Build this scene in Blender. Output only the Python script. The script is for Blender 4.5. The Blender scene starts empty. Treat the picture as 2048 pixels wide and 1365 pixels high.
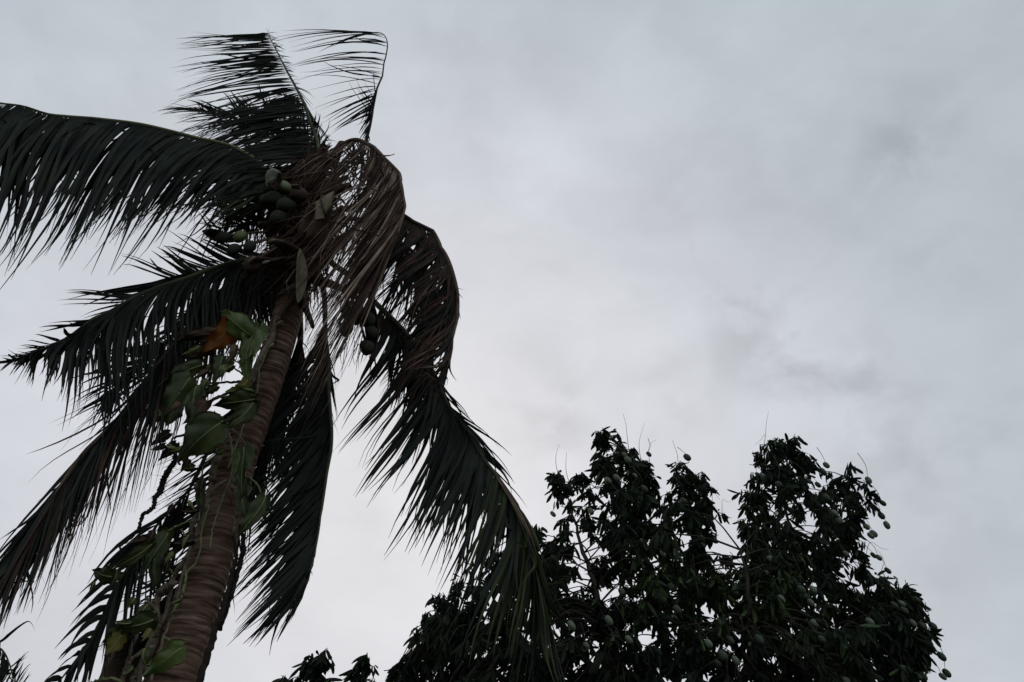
import bpy, math, random
import numpy as np
from mathutils import Vector, Matrix, noise

random.seed(11); np.random.seed(11)
S = bpy.context.scene
COL = S.collection

# ------------------------------------------------------------------ camera
PITCH = math.radians(42.0); FPX = 1550.0; CAM = np.array([0.0, 0.0, 1.6])
cd = bpy.data.cameras.new('camera'); cd.sensor_width = 36.0; cd.lens = 36.0*FPX/2048.0
cd.clip_start = 0.05; cd.clip_end = 5000
cam = bpy.data.objects.new('camera', cd); COL.objects.link(cam)
cam.location = CAM; cam.rotation_euler = (math.pi/2 + PITCH, 0, 0); S.camera = cam
cp, sp = math.cos(PITCH), math.sin(PITCH)
FW = np.array([0, cp, sp]); UPV = np.array([0, -sp, cp]); RT = np.array([1.0, 0, 0])
def ray(px, py):
    return FW + RT*((px-1024)/FPX) + UPV*((682.5-py)/FPX)
def P(px, py, Y):                       # photo position and real distance north of the camera -> place in the world
    d = ray(px, py); return CAM + d*(Y/d[1])
def proj(p):
    d = np.asarray(p) - CAM; z = d@FW
    return 1024 + FPX*(d@RT)/z, 682.5 - FPX*(d@UPV)/z, z

# ------------------------------------------------------------------ world (overcast sky) and weak sun
W = bpy.data.worlds.new('World'); S.world = W; W.use_nodes = True
nt = W.node_tree; N = nt.nodes; L = nt.links; N.clear()
SUN_AZ = math.radians(-8); SUN_EL = math.radians(33)
def wn(t, **k):
    n = N.new(t)
    for a, b in k.items(): setattr(n, a, b)
    return n
def unit(v): v = np.asarray(v, float); return v/np.linalg.norm(v)
out = wn('ShaderNodeOutputWorld'); tc = wn('ShaderNodeTexCoord')
nrm = wn('ShaderNodeVectorMath', operation='NORMALIZE'); L.new(tc.outputs['Generated'], nrm.inputs[0])
def dotmap(v, lo_deg, hi_deg):
    d = wn('ShaderNodeVectorMath', operation='DOT_PRODUCT'); L.new(nrm.outputs[0], d.inputs[0]); d.inputs[1].default_value = tuple(unit(v))
    m = wn('ShaderNodeMapRange', interpolation_type='SMOOTHSTEP'); L.new(d.outputs['Value'], m.inputs['Value'])
    m.inputs['From Min'].default_value = math.cos(math.radians(lo_deg)); m.inputs['From Max'].default_value = math.cos(math.radians(hi_deg))
    return m.outputs['Result']
def math2(op, a, b):
    m = wn('ShaderNodeMath', operation=op)
    for i, x in enumerate((a, b)):
        if isinstance(x, (int, float)): m.inputs[i].default_value = x
        else: L.new(x, m.inputs[i])
    return m.outputs[0]
def wnoise(scale, detail, rough, lo, hi, stretch=(1, 1, 1), off=(0, 0, 0)):
    mp = wn('ShaderNodeMapping'); L.new(nrm.outputs[0], mp.inputs[0]); mp.inputs['Scale'].default_value = stretch; mp.inputs['Location'].default_value = off
    n = wn('ShaderNodeTexNoise'); L.new(mp.outputs[0], n.inputs['Vector'])
    n.inputs['Scale'].default_value = scale; n.inputs['Detail'].default_value = detail; n.inputs['Roughness'].default_value = rough
    n.inputs['Distortion'].default_value = 0.3
    m = wn('ShaderNodeMapRange'); L.new(n.outputs['Fac'], m.inputs['Value'])
    m.inputs['From Min'].default_value = 0.3; m.inputs['From Max'].default_value = 0.7
    m.inputs['To Min'].default_value = lo; m.inputs['To Max'].default_value = hi
    return m.outputs['Result']
glow = dotmap(ray(820, 1130), 48, 2)
mixc = wn('ShaderNodeMix', data_type='RGBA'); L.new(glow, mixc.inputs['Factor'])
mixc.inputs['A'].default_value = (0.520, 0.575, 0.622, 1); mixc.inputs['B'].default_value = (0.668, 0.680, 0.726, 1)
fac = math2('MULTIPLY', wnoise(2.8, 7, .58, .90, 1.10, (1, 1, 1.5)), wnoise(7, 7, .6, .965, 1.035, (1, 1, 1.4), (3, 1, 0)))
wisp0 = wnoise(10, 5, .52, -.7, 1.5, (1, 1, 1.5), (5, 2, 7))
wcl = wn('ShaderNodeClamp'); L.new(wisp0, wcl.inputs['Value']); wisp = wcl.outputs[0]
for (x, y, r, a) in [(1550, 680, 5.5, .17), (1660, 730, 5, .14), (1840, 240, 4.5, .11), (1790, 330, 3.5, .12), (1450, 550, 4, .14), (760, 160, 9, .06), (1300, 150, 9, .05), (1700, 480, 6, .05), (560, 60, 5, .07), (1120, 860, 4, .08), (1300, 430, 5, .06), (1760, 870, 6, .07), (950, 120, 6, .05), (200, 150, 7, .05), (700, 960, 6, .05), (1500, 340, 7, .05),
                     (1060, 800, 6, .08), (1310, 800, 4, .07), (1960, 980, 11, .07), (1380, 760, 4, .06), (1900, 520, 3, .07), (700, 20, 9, -.04), (1000, 330, 8, -.04), (1180, 560, 10, -.04)]:
    k = math2('MULTIPLY', dotmap(ray(x, y), r, 0), wisp)
    fac = math2('MULTIPLY', fac, math2('SUBTRACT', 1.0, math2('MULTIPLY', k, a)))
vm = wn('ShaderNodeVectorMath', operation='SCALE'); L.new(mixc.outputs['Result'], vm.inputs[0]); L.new(fac, vm.inputs['Scale'])
bgc = wn('ShaderNodeBackground'); L.new(vm.outputs[0], bgc.inputs['Color']); bgc.inputs['Strength'].default_value = 1.0
sky = wn('ShaderNodeTexSky', sky_type='NISHITA'); sky.sun_disc = False; sky.sun_elevation = SUN_EL; sky.sun_rotation = SUN_AZ
sky.dust_density = 3
bgs = wn('ShaderNodeBackground'); L.new(sky.outputs[0], bgs.inputs['Color']); bgs.inputs['Strength'].default_value = 0.06
ms = wn('ShaderNodeMixShader'); ms.inputs['Fac'].default_value = 0.95
L.new(bgs.outputs[0], ms.inputs[1]); L.new(bgc.outputs[0], ms.inputs[2]); L.new(ms.outputs[0], out.inputs['Surface'])

sd = bpy.data.lights.new('sun', 'SUN'); sd.energy = 0.5; sd.angle = math.radians(25); sd.color = (1, .97, .93)
so = bpy.data.objects.new('sun', sd); COL.objects.link(so)
sdir = Vector((math.sin(SUN_AZ)*math.cos(SUN_EL), math.cos(SUN_AZ)*math.cos(SUN_EL), math.sin(SUN_EL)))
so.rotation_euler = sdir.to_track_quat('Z', 'Y').to_euler(); so.location = (0, 0, 30)
S.view_settings.view_transform = 'Standard'; S.view_settings.look = 'None'
S.view_settings.exposure = 0; S.view_settings.gamma = 1; S.view_settings.use_curve_mapping = False

# ------------------------------------------------------------------ materials
def mat(name, c1, c2, scale=6, rough=.7, spec=.25, stretch=(1, 1, 1), detail=6, transl=0.0, tcol=None, bump=0, c3=None, coord='Object'):
    m = bpy.data.materials.new(name); m.use_nodes = True; t = m.node_tree; n = t.nodes; l = t.links
    b = n['Principled BSDF']; b.inputs['Roughness'].default_value = rough; b.inputs['Specular IOR Level'].default_value = spec
    tc = n.new('ShaderNodeTexCoord'); mp = n.new('ShaderNodeMapping'); mp.inputs['Scale'].default_value = stretch
    if coord == 'World':
        g = n.new('ShaderNodeNewGeometry'); l.new(g.outputs['Position'], mp.inputs[0])
    else: l.new(tc.outputs[coord], mp.inputs[0])
    ns = n.new('ShaderNodeTexNoise'); l.new(mp.outputs[0], ns.inputs['Vector']); ns.inputs['Scale'].default_value = scale; ns.inputs['Detail'].default_value = detail
    r = n.new('ShaderNodeValToRGB'); l.new(ns.outputs['Fac'], r.inputs[0])
    r.color_ramp.elements[0].position = .35; r.color_ramp.elements[0].color = (*c1, 1)
    r.color_ramp.elements[1].position = .65; r.color_ramp.elements[1].color = (*c2, 1)
    if c3: e = r.color_ramp.elements.new(.78); e.color = (*c3, 1)
    l.new(r.outputs[0], b.inputs['Base Color'])
    if bump:
        bp = n.new('ShaderNodeBump'); bp.inputs['Strength'].default_value = bump; bp.inputs['Distance'].default_value = .01
        l.new(ns.outputs['Fac'], bp.inputs['Height']); l.new(bp.outputs[0], b.inputs['Normal'])
    if transl:
        tr = n.new('ShaderNodeBsdfTranslucent'); tr.inputs['Color'].default_value = (*(tcol or c2), 1)
        mx = n.new('ShaderNodeMixShader'); mx.inputs[0].default_value = transl
        l.new(b.outputs[0], mx.inputs[1]); l.new(tr.outputs[0], mx.inputs[2]); l.new(mx.outputs[0], n['Material Output'].inputs[0])
    return m
M = dict(
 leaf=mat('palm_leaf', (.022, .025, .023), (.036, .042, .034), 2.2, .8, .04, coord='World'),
 leafg=mat('palm_leaf_green', (.034, .044, .022), (.056, .068, .032), 3, .7, .06, transl=.08, tcol=(.08, .12, .04), coord='World'),
 leafb=mat('palm_leaf_browning', (.038, .025, .022), (.082, .050, .038), 3, .8, .05, coord='World'),
 deadp=mat('palm_leaf_dead_pale', (.18, .13, .10), (.34, .27, .21), 5, .8, .08, coord='World'),
 dead=mat('palm_leaf_dead', (.064, .042, .033), (.165, .110, .082), 5, .8, .06, coord='World', c3=(.42, .33, .27)),
 rach=mat('palm_rachis', (.05, .055, .03), (.09, .10, .05), 3, .6, .25),
 rachg=mat('palm_rachis_pale', (.13, .15, .07), (.20, .22, .11), 3, .55, .3),
 rachd=mat('palm_rachis_dead', (.07, .045, .035), (.16, .11, .08), 4, .8, .15),
 fibre=mat('palm_fibre', (.022, .018, .016), (.075, .05, .04), 14, .9, .1, (1, 1, .15)),
 tan=mat('pale_husk', (.09, .07, .05), (.25, .21, .15), 9, .8, .15, (1, 1, .2), bump=.4),
 cut=mat('cut_husk', (.16, .16, .12), (.36, .36, .30), 14, .8, .15, bump=.4),
 nutg=mat('coconut_green', (.045, .062, .02), (.10, .12, .03), 6, .45, .4),
 nutd=mat('coconut_dark', (.018, .022, .018), (.036, .038, .026), 6, .7, .08),
 nutb=mat('coconut_brown', (.045, .028, .022), (.085, .052, .036), 9, .8, .1),
 vine=mat('vine_leaf_lit', (.07, .11, .03), (.22, .27, .09), 9, .35, .4, transl=.4, tcol=(.26, .40, .06), c3=(.40, .44, .22)),  # green brightened for the lit leaves, so light is put into the colour
 vined=mat('vine_leaf_dark', (.035, .05, .02), (.085, .11, .035), 9, .4, .3, transl=.28, tcol=(.11, .16, .02), c3=(.17, .19, .08)),
 vineo=mat('vine_leaf_orange', (.10, .055, .02), (.36, .17, .04), 12, .6, .2, transl=.45, tcol=(.65, .22, .02)),
 vineb=mat('vine_leaf_brown', (.06, .035, .025), (.16, .10, .06), 10, .7, .2, transl=.15),
 viney=mat('vine_leaf_yellowing', (.16, .12, .03), (.28, .24, .07), 8, .55, .25, transl=.3, tcol=(.3, .25, .05)),
 stem=mat('vine_stem', (.11, .085, .06), (.26, .21, .16), 18, .8, .15, bump=.5),
 petiole=mat('vine_petiole', (.13, .17, .06), (.24, .27, .12), 12, .55, .25),
 root=mat('aerial_root', (.022, .02, .018), (.05, .042, .036), 20, .9, .05),
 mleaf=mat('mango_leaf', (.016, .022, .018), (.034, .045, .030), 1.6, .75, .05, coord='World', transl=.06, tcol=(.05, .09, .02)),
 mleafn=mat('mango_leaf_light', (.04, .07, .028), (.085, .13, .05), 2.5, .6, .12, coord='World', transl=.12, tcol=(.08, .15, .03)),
 mangod=mat('mango_skin_dark', (.035, .05, .035), (.08, .10, .07), 10, .6, .15),
 mango=mat('mango_skin', (.10, .13, .10), (.19, .22, .16), 10, .6, .15),
 mstalk=mat('mango_stalk', (.05, .045, .03), (.10, .085, .055), 12, .8, .05),
 bark=mat('mango_bark', (.03, .027, .023), (.07, .06, .05), 9, .9, .1, (1, 1, .3), bump=.6),
 ground=mat('ground', (.03, .035, .018), (.06, .05, .035), .8, .95, .1, coord='World', detail=10, bump=.5),
)
# trunk bark: ring scars cut by the relief, plus dark cross streaks and blotchy grey-brown in the colour
def trunk_mat():
    m = mat('palm_bark', (.135, .080, .058), (.28, .185, .14), 6, .85, .08, (1, 1, 2.2), 10, bump=.6, c3=(.34, .27, .22))
    t = m.node_tree; n = t.nodes; l = t.links
    b = n['Principled BSDF']
    tc = [x for x in n if x.type == 'TEX_COORD'][0]
    mp = n.new('ShaderNodeMapping'); mp.inputs['Scale'].default_value = (3, 3, 55); l.new(tc.outputs['Object'], mp.inputs[0])
    ns = n.new('ShaderNodeTexNoise'); ns.inputs['Scale'].default_value = 1; ns.inputs['Detail'].default_value = 5; l.new(mp.outputs[0], ns.inputs['Vector'])
    r = n.new('ShaderNodeValToRGB'); r.color_ramp.elements[0].position = .36; r.color_ramp.elements[0].color = (.20, .17, .16, 1)
    r.color_ramp.elements[1].position = .6; r.color_ramp.elements[1].color = (1, 1, 1, 1); l.new(ns.outputs['Fac'], r.inputs[0])
    mx = n.new('ShaderNodeMix'); mx.data_type = 'RGBA'; mx.blend_type = 'MULTIPLY'; mx.inputs['Factor'].default_value = .8
    src = b.inputs['Base Color'].links[0].from_socket
    l.new(src, mx.inputs['A']); l.new(r.outputs[0], mx.inputs['B']); l.new(mx.outputs['Result'], b.inputs['Base Color'])
    return m
M['trunk'] = trunk_mat()

# ------------------------------------------------------------------ object helpers
WORG = {}
def link(o, parent, origin):
    COL.objects.link(o); origin = np.asarray(origin, float)
    if parent is not None:
        o.parent = parent; o.location = origin - WORG[parent.name]
    else: o.location = origin
    WORG[o.name] = origin; return o
def empty(name, origin, label, cat, group=None):
    o = link(bpy.data.objects.new(name, None), None, origin); o['label'] = label; o['category'] = cat
    if group: o['group'] = group
    return o
def mesh(name, V, F, m, parent=None, origin=(0, 0, 0), smooth=True, label=None, kind=None):
    me = bpy.data.meshes.new(name)
    V = np.asarray(V, float) - np.asarray(origin, float)
    me.from_pydata(V.tolist(), [], [tuple(int(i) for i in f) for f in F]); me.update()
    if smooth: me.polygons.foreach_set('use_smooth', [True]*len(me.polygons))
    me.materials.append(m)
    o = link(bpy.data.objects.new(name, me), parent, origin)
    if label: o['label'] = label
    if kind: o['kind'] = kind
    return o
def catmull(pts, n):
    pts = np.asarray(pts, float); k = len(pts)
    seg = np.r_[0, np.cumsum(np.linalg.norm(np.diff(pts, axis=0), axis=1))]; seg = seg/seg[-1]
    ext = np.vstack([2*pts[0]-pts[1], pts, 2*pts[-1]-pts[-2]])
    res = []
    for t in np.linspace(0, 1, n):
        i = min(max(np.searchsorted(seg, t, 'right')-1, 0), k-2)
        u = (t-seg[i])/max(seg[i+1]-seg[i], 1e-9)
        a, b, c, d = ext[i:i+4]
        res.append(.5*((2*b)+(c-a)*u+(2*a-5*b+4*c-d)*u*u+(3*b-a-3*c+d)*u**3))
    return np.array(res)
def frame(T, ref):
    s = np.cross(T, ref)
    if np.linalg.norm(s) < 1e-4: s = np.cross(T, [1, 0, .1])
    s = unit(s); return s, unit(np.cross(s, T))
def tube(pts, radii, sides=8, bumps=0.0, oval=1.0, ref=(0, .3, 1), cap=True, seed=0):
    pts = np.asarray(pts, float); n = len(pts)
    T = np.gradient(pts, axis=0); V = []; F = []
    rr = random.Random(seed)
    for i in range(n):
        t = unit(T[i]); a, b = frame(t, np.array(ref, float))
        r = radii[i] if hasattr(radii, '__len__') else radii
        for j in range(sides):
            an = 2*math.pi*j/sides; q = r*(1+bumps*(rr.random()-.5))
            V.append(pts[i] + a*math.cos(an)*q + b*math.sin(an)*q*oval)
    for i in range(n-1):
        for j in range(sides):
            k = (j+1) % sides; F.append((i*sides+j, i*sides+k, (i+1)*sides+k, (i+1)*sides+j))
    if cap: F.append(tuple(range(sides))[::-1]); F.append(tuple(range((n-1)*sides, n*sides)))
    return V, F
class Acc:
    def __init__(s): s.V = []; s.F = []
    def add(s, V, F):
        b = len(s.V); s.V.extend(list(V)); s.F.extend([tuple(i+b for i in f) for f in F])
def interp(tab, t):
    ts = [a[0] for a in tab]; return np.array([np.interp(t, ts, [a[k] for a in tab]) for k in (1, 2, 3)])

# ------------------------------------------------------------------ ground
gv = []; gf = []
xs = np.r_[-2500, -900, -300, -100, np.linspace(-40, 40, 41), 100, 300, 900, 2500]
for y in xs:
    for x in xs:
        near = max(0, 1-math.hypot(x, y)/60); gv.append((x, y, near*.12*noise.noise(Vector((x*.25, y*.25, 0)))))
nx = len(xs)
for j in range(nx-1):
    for i in range(nx-1): gf.append((j*nx+i, j*nx+i+1, (j+1)*nx+i+1, (j+1)*nx+i))
g = mesh('ground', gv, gf, M['ground'], kind='structure')

# ------------------------------------------------------------------ palm trunk
TAX = [(572, 640, 56), (548, 717, 58), (524, 792, 62), (496, 865, 68), (472, 930, 72), (437, 1060, 80), (408, 1162, 88), (377, 1257, 94), (342, 1365, 102)]
axis = [P(x, y, 5.0) for x, y, w in TAX]; rad = [w/2*proj(p)[2]/FPX for (x, y, w), p in zip(TAX, axis)]
dz = axis[-1]-axis[-3]; foot = axis[-1] + dz/(-dz[2])*axis[-1][2]*.8; foot[2] = -.15
axis = axis + [axis[-1]*.5+foot*.5, foot]; rad = rad + [.175, .24]
PALM0 = np.array([foot[0], foot[1], 0.0])
palm = empty('coconut_palm', PALM0, 'tall coconut palm with ragged windblown fronds and green vine on its ringed trunk', 'palm tree')
top = [P(590, 575, 5), P(612, 500, 5), P(628, 430, 5), P(640, 370, 5), P(648, 320, 5)]
full = catmull(list(reversed(axis)) + top[:1], 700)
rs = np.r_[np.array(list(reversed(rad))+[rad[0]*.98])]
kp = np.array(list(reversed(axis)) + top[:1]); sg = np.r_[0, np.cumsum(np.linalg.norm(np.diff(kp, axis=0), axis=1))]; sg /= sg[-1]
V = []; F = []; SD = 40
ln = np.r_[0, np.cumsum(np.linalg.norm(np.diff(full, axis=0), axis=1))]
T = np.gradient(full, axis=0)
for i, p in enumerate(full):
    t = unit(T[i]); a, b = frame(t, np.array([0, 1, 0.0])); r0 = np.interp(i/699, sg, rs)
    for j in range(SD):
        an = 2*math.pi*j/SD; ca, sa = math.cos(an), math.sin(an)
        l = ln[i] + .03*noise.noise(Vector((ca*1.5, sa*1.5, ln[i]*1.7))) + .018*math.sin(an+ln[i]*.7) + .05*noise.noise(Vector((0, 7, ln[i]*2.6))) + .02*noise.noise(Vector((ca*.8, sa*.8+3, ln[i]*7)))
        ph = (l/.062) % 1.0                      # ring scars: a ledge, then a shallow groove
        ring = .010*(1-ph) - .016*math.exp(-((ph-.04)/.10)**2)*(.6+.8*noise.noise(Vector((ca*2, sa*2, int(l/.062)*3.1))))
        r = r0*(1+.05*noise.noise(Vector((ca*1.2, sa*1.2, l*.9)))) + ring + .006*noise.noise(Vector((ca*6, sa*6, l*22))) - .007*max(0, noise.noise(Vector((ca*9+5, sa*9, l*1.6)))-.25)*3
        r *= 1 - .10*math.exp(-((an-0.35)/.10)**2)*(1 if ln[i] < ln[-1]*.72 else 0)     # long crack in the right flank
        V.append(p + a*ca*r + b*sa*r)
for i in range(699):
    for j in range(SD):
        k = (j+1) % SD; F.append((i*SD+j, i*SD+k, (i+1)*SD+k, (i+1)*SD+j))
F.append(tuple(range(699*SD, 700*SD)))
trunk = mesh('trunk', V, F, M['trunk'], palm, PALM0)
V, F = tube(catmull(top, 26), np.linspace(.12, .04, 26)*1.0, 18, .25, seed=4)
core = mesh('crown_core', V, F, M['fibre'], palm, top[0])
# fibre matting hanging round the crown
ac = Acc()
for k in range(520):
    c = catmull(top, 50)[random.randrange(0, 44)]
    an = random.uniform(0, 6.28); r = random.uniform(.1, .2)
    s = c + np.array([math.cos(an)*r, math.sin(an)*r, 0]); ln_ = random.uniform(.12, .5)
    e = s + np.array([math.cos(an)*.12-.10*random.random(), math.sin(an)*.12, -ln_])
    ac.add(*tube([s, (s+e)/2+np.random.uniform(-.03, .03, 3), e], [.006, .004, .0015], 4))
mesh('fibre', ac.V, ac.F, M['fibre'], palm, top[0], kind='stuff')
ac = Acc()                                             # ragged fibrous sheets clasping the leaf bases
for k in range(60):
    c = catmull(top, 50)[random.randrange(0, 49)]; an = random.uniform(0, 6.28); w = random.uniform(.05, .11); h = random.uniform(.2, .42)
    base = c + np.array([math.cos(an), math.sin(an), 0])*.11; sd = np.array([-math.sin(an), math.cos(an), 0]); od = np.array([math.cos(an), math.sin(an), 0])
    Vs = []
    for i in range(5):
        for j in range(5):
            u = j/4-.5; v = i/4
            Vs.append(base + sd*u*w*(1-v*.5)*2 + od*(.05+v*.14-abs(u)*.08+random.uniform(-.012, .012)) + np.array([0, 0, v*h*.9-.1]) )
    ac.add(Vs, [(i*5+j, i*5+j+1, (i+1)*5+j+1, (i+1)*5+j) for i in range(4) for j in range(4)])
mesh('leaf_sheath', ac.V, ac.F, M['fibre'], palm, top[0], kind='stuff')

# ------------------------------------------------------------------ fronds
LEAFLETS = []     # (score, frond, origin, V, F, material)
def leaflet(p0, c1, c2, p3, w, Nv, twist=0.0, n=8):
    s = np.linspace(0, 1, n+1)[:, None]
    pts = (1-s)**3*p0 + 3*(1-s)**2*s*c1 + 3*(1-s)*s*s*c2 + s**3*p3
    T = np.gradient(pts, axis=0); V = []; rip = np.random.uniform(.8, 1.15, n+1)
    for i in range(n+1):
        t = unit(T[i]); nn = Nv + twist*(i/n)*np.array([.7, .2, .6]); sd = np.cross(t, nn)
        if np.linalg.norm(sd) < 1e-5: sd = np.array([1., 0, 0])
        sd = unit(sd); up = np.cross(sd, t); u = i/n
        ww = w*min(1, .22+u*5.5)*max(.03, (1-u**1.5))**.9*rip[i]
        V += [pts[i]-sd*ww/2 - up*ww*.18, pts[i]+up*ww*.12, pts[i]+sd*ww/2 - up*ww*.18]
    F = []
    for i in range(n):
        for j in (0, 1): F.append((i*3+j, i*3+j+1, (i+1)*3+j+1, (i+1)*3+j))
    return V, F
def frond(root, rachis, sides, r0=.034, r1=.004, mrach='rach', label=None, seed=1, flat=.7, kink_r=.010):
    rr = np.random.RandomState(seed); K = 60
    pts = catmull([P(*a) for a in rachis], K)
    kn = np.zeros((K, 3)); kn[::5] = rr.normal(0, 1, (len(kn[::5]), 3)); kn[0] = 0
    for a in range(3): kn[:, a] = np.interp(np.arange(K), np.arange(0, K, 5), kn[::5, a])
    pts = pts + kn*kink_r
    tt = np.linspace(0, 1, K)
    V, F = tube(pts, r1+(r0-r1)*(1-tt)**.85, 8, oval=flat)
    fr = mesh('frond', V, F, M[mrach], root, pts[0], label=label)
    T = np.gradient(pts, axis=0)
    for sdic in sides:
        n = sdic['n']; tips = sdic['tips']; t0, t1 = tips[0][0], tips[-1][0]
        w = sdic.get('w', .036); jit = sdic.get('jit', .07); cl = sdic.get('clump', 4); fwd = sdic.get('fwd', .35); up = sdic.get('up', .12)
        mats = sdic.get('m', ['leaf']); drop = sdic.get('drop', .06); cj = np.zeros(3); left = 0
        for i in range(n):
            t = t0 + (t1-t0)*(i+rr.uniform(-.3, .3))/max(n-1, 1); t = min(max(t, t0), t1)
            if left <= 0: cj = rr.normal(0, 1, 3)*jit*np.array([1, 1, 1.2]); left = rr.randint(1, cl*2); cs = rr.uniform(.85, 1.06)
            left -= 1
            if rr.rand() < drop: continue
            f = t*(K-1); k = min(int(f), K-2); p0 = pts[k]*(1-(f-k)) + pts[k+1]*(f-k); tg = unit(T[k])
            tip = P(*interp(tips, t)); d = tip-p0
            tip = p0 + d*cs*rr.uniform(.9, 1.04) + cj + rr.normal(0, 1, 3)*jit*.4
            d = tip-p0; Ln = np.linalg.norm(d); dn = d/Ln
            c1 = p0 + Ln*.33*(dn + fwd*tg + up*1.6*np.array([0, 0, 1.]))
            c2 = p0 + d*.70 + Ln*np.array([0, 0, 1])*up*1.1 + rr.normal(0, 1, 3)*Ln*.035
            wild = sdic.get('wild', .06)
            if rr.rand() < wild:                     # twisted or broken leaflet that leaves the comb
                q = rr.uniform(.35, .85); tip = p0 + (tip-p0)*q + rr.normal(0, 1, 3)*Ln*.16; d = tip-p0; c2 = p0+d*.6+rr.normal(0, 1, 3)*Ln*.10
            if rr.rand() < sdic.get('kink', .09):    # snapped leaflet
                tip = tip + np.array([rr.normal(0, .06), 0, -.12*Ln]); c2 = p0+d*.8+np.array([0, 0, .08])*Ln
            nv = unit(np.cross(dn, tg) + rr.normal(0, 1, 3)*sdic.get('roll', .35))
            ww = w*rr.uniform(.75, 1.15)*min(1, .45+Ln/1.0)
            V, F = leaflet(p0, c1, c2, tip, ww, nv, rr.normal(0, .5))
            x0, y0, z0 = proj(p0); x1, y1, z1 = proj(tip)
            cx, cy = min(max((x0+x1)/2, 0), 2048), min(max((y0+y1)/2, 0), 1365)
            vis = 1 if (abs(cx-(x0+x1)/2)+abs(cy-(y0+y1)/2)) < 1 else .02
            m = mats[rr.randint(len(mats))]
            if 'mfn' in sdic: m = sdic['mfn'](t, rr)
            LEAFLETS.append((math.hypot(x1-x0, y1-y0)*ww/z1*vis*sdic.get('pri', 1), fr, p0, V, F, m))
    return fr
def flush(maxn):
    LEAFLETS.sort(key=lambda a: -a[0]); rest = {}
    for i, (s, fr, o, V, F, m) in enumerate(LEAFLETS):
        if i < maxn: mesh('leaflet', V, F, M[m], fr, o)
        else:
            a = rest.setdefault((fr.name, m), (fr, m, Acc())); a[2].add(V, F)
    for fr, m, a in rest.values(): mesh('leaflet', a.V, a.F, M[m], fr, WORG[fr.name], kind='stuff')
    LEAFLETS.clear()

G = lambda *a: dict(tips=list(a))
def side(n, tips, **k): d = dict(n=n, tips=tips); d.update(k); return d
# frond standing up at the top of the crown, tip broken over
frond(palm, [(632, 400, 5.1), (640, 330, 5.1), (628, 265, 5.1), (600, 190, 5.0), (565, 125, 4.95), (538, 66, 4.9)], [
  side(60, [(.02, 470, 400, 4.9), (.3, 430, 320, 4.9), (.55, 400, 250, 4.9)], w=.04, jit=.11, fwd=.3, up=.05, clump=4),
  side(115, [(.02, 450, 420, 4.5), (.2, 420, 370, 4.5), (.38, 392, 305, 4.6), (.55, 372, 245, 4.7), (.7, 362, 190, 4.8), (.85, 352, 130, 4.8), (1, 356, 80, 4.9)], w=.038, jit=.085, fwd=.1, up=.03, clump=5, drop=.12),
  side(30, [(.7, 400, 160, 4.8), (.85, 395, 110, 4.9), (1, 440, 78, 4.9)], w=.042, jit=.06, fwd=.1, up=.01, clump=5),
  side(80, [(.02, 500, 440, 5.0), (.3, 450, 350, 5.0), (.5, 430, 300, 5.0), (.62, 410, 255, 5.0)], w=.036, jit=.12, fwd=.5, up=.10, clump=3),
  side(90, [(.02, 700, 430, 5.2), (.25, 672, 350, 5.3), (.45, 650, 300, 5.3), (.62, 618, 222, 5.3)], w=.036, jit=.07, fwd=.5, up=.10),
  side(34, [(.62, 605, 175, 5.1), (.8, 585, 128, 5.0), (1, 553, 70, 4.9)], w=.03, jit=.025, clump=1, fwd=.6, up=0, kink=0),
  side(12, [(.9, 566, 98, 4.8), (1, 530, 52, 4.8)], w=.02, jit=.04, clump=1, fwd=.3, up=0, kink=0)],
  mrach='rach', seed=3, label='upright frond at the very top of the crown, its tip snapped off')
# thin stripped frond, curled over at its end
frond(palm, [(650, 380, 5.2), (690, 322, 5.4), (728, 288, 5.4), (745, 235, 5.3), (758, 170, 5.2), (771, 115, 5.2), (773, 82, 5.1), (762, 67, 5.1), (735, 66, 5.1)], [
  side(17, [(.60, 598, 196, 5.2), (.7, 578, 160, 5.1), (.78, 566, 132, 5.1), (.86, 560, 108, 5.0), (1, 572, 62, 5.0)], w=.030, jit=.07, clump=1, fwd=.35, up=.10, roll=.3, drop=0),
  side(9, [(.66, 625, 150, 5.2), (.85, 600, 140, 5.0), (1, 640, 95, 5.0)], w=.026, jit=.08, clump=1, fwd=.3, up=.09, drop=0),
  side(34, [(.2, 735, 305, 5.3), (.35, 722, 298, 5.3), (.45, 690, 280, 5.3), (.52, 660, 265, 5.2), (.6, 640, 228, 5.2)], w=.034, jit=.07, clump=3, fwd=.1, up=.02),
  side(34, [(.2, 750, 330, 5.3), (.4, 730, 300, 5.3), (.50, 735, 275, 5.3), (.6, 722, 255, 5.2)], w=.034, jit=.05, clump=3, fwd=.1, up=.05),
  side(6, [(.46, 700, 165, 5.3), (.56, 735, 152, 5.3)], w=.016, jit=.04, clump=1, fwd=.1, up=0)],
  r0=.022, r1=.005, kink_r=.014, mrach='rachd', seed=5, label='thin stripped frond with few long leaflets, curled over at its end')
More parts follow.
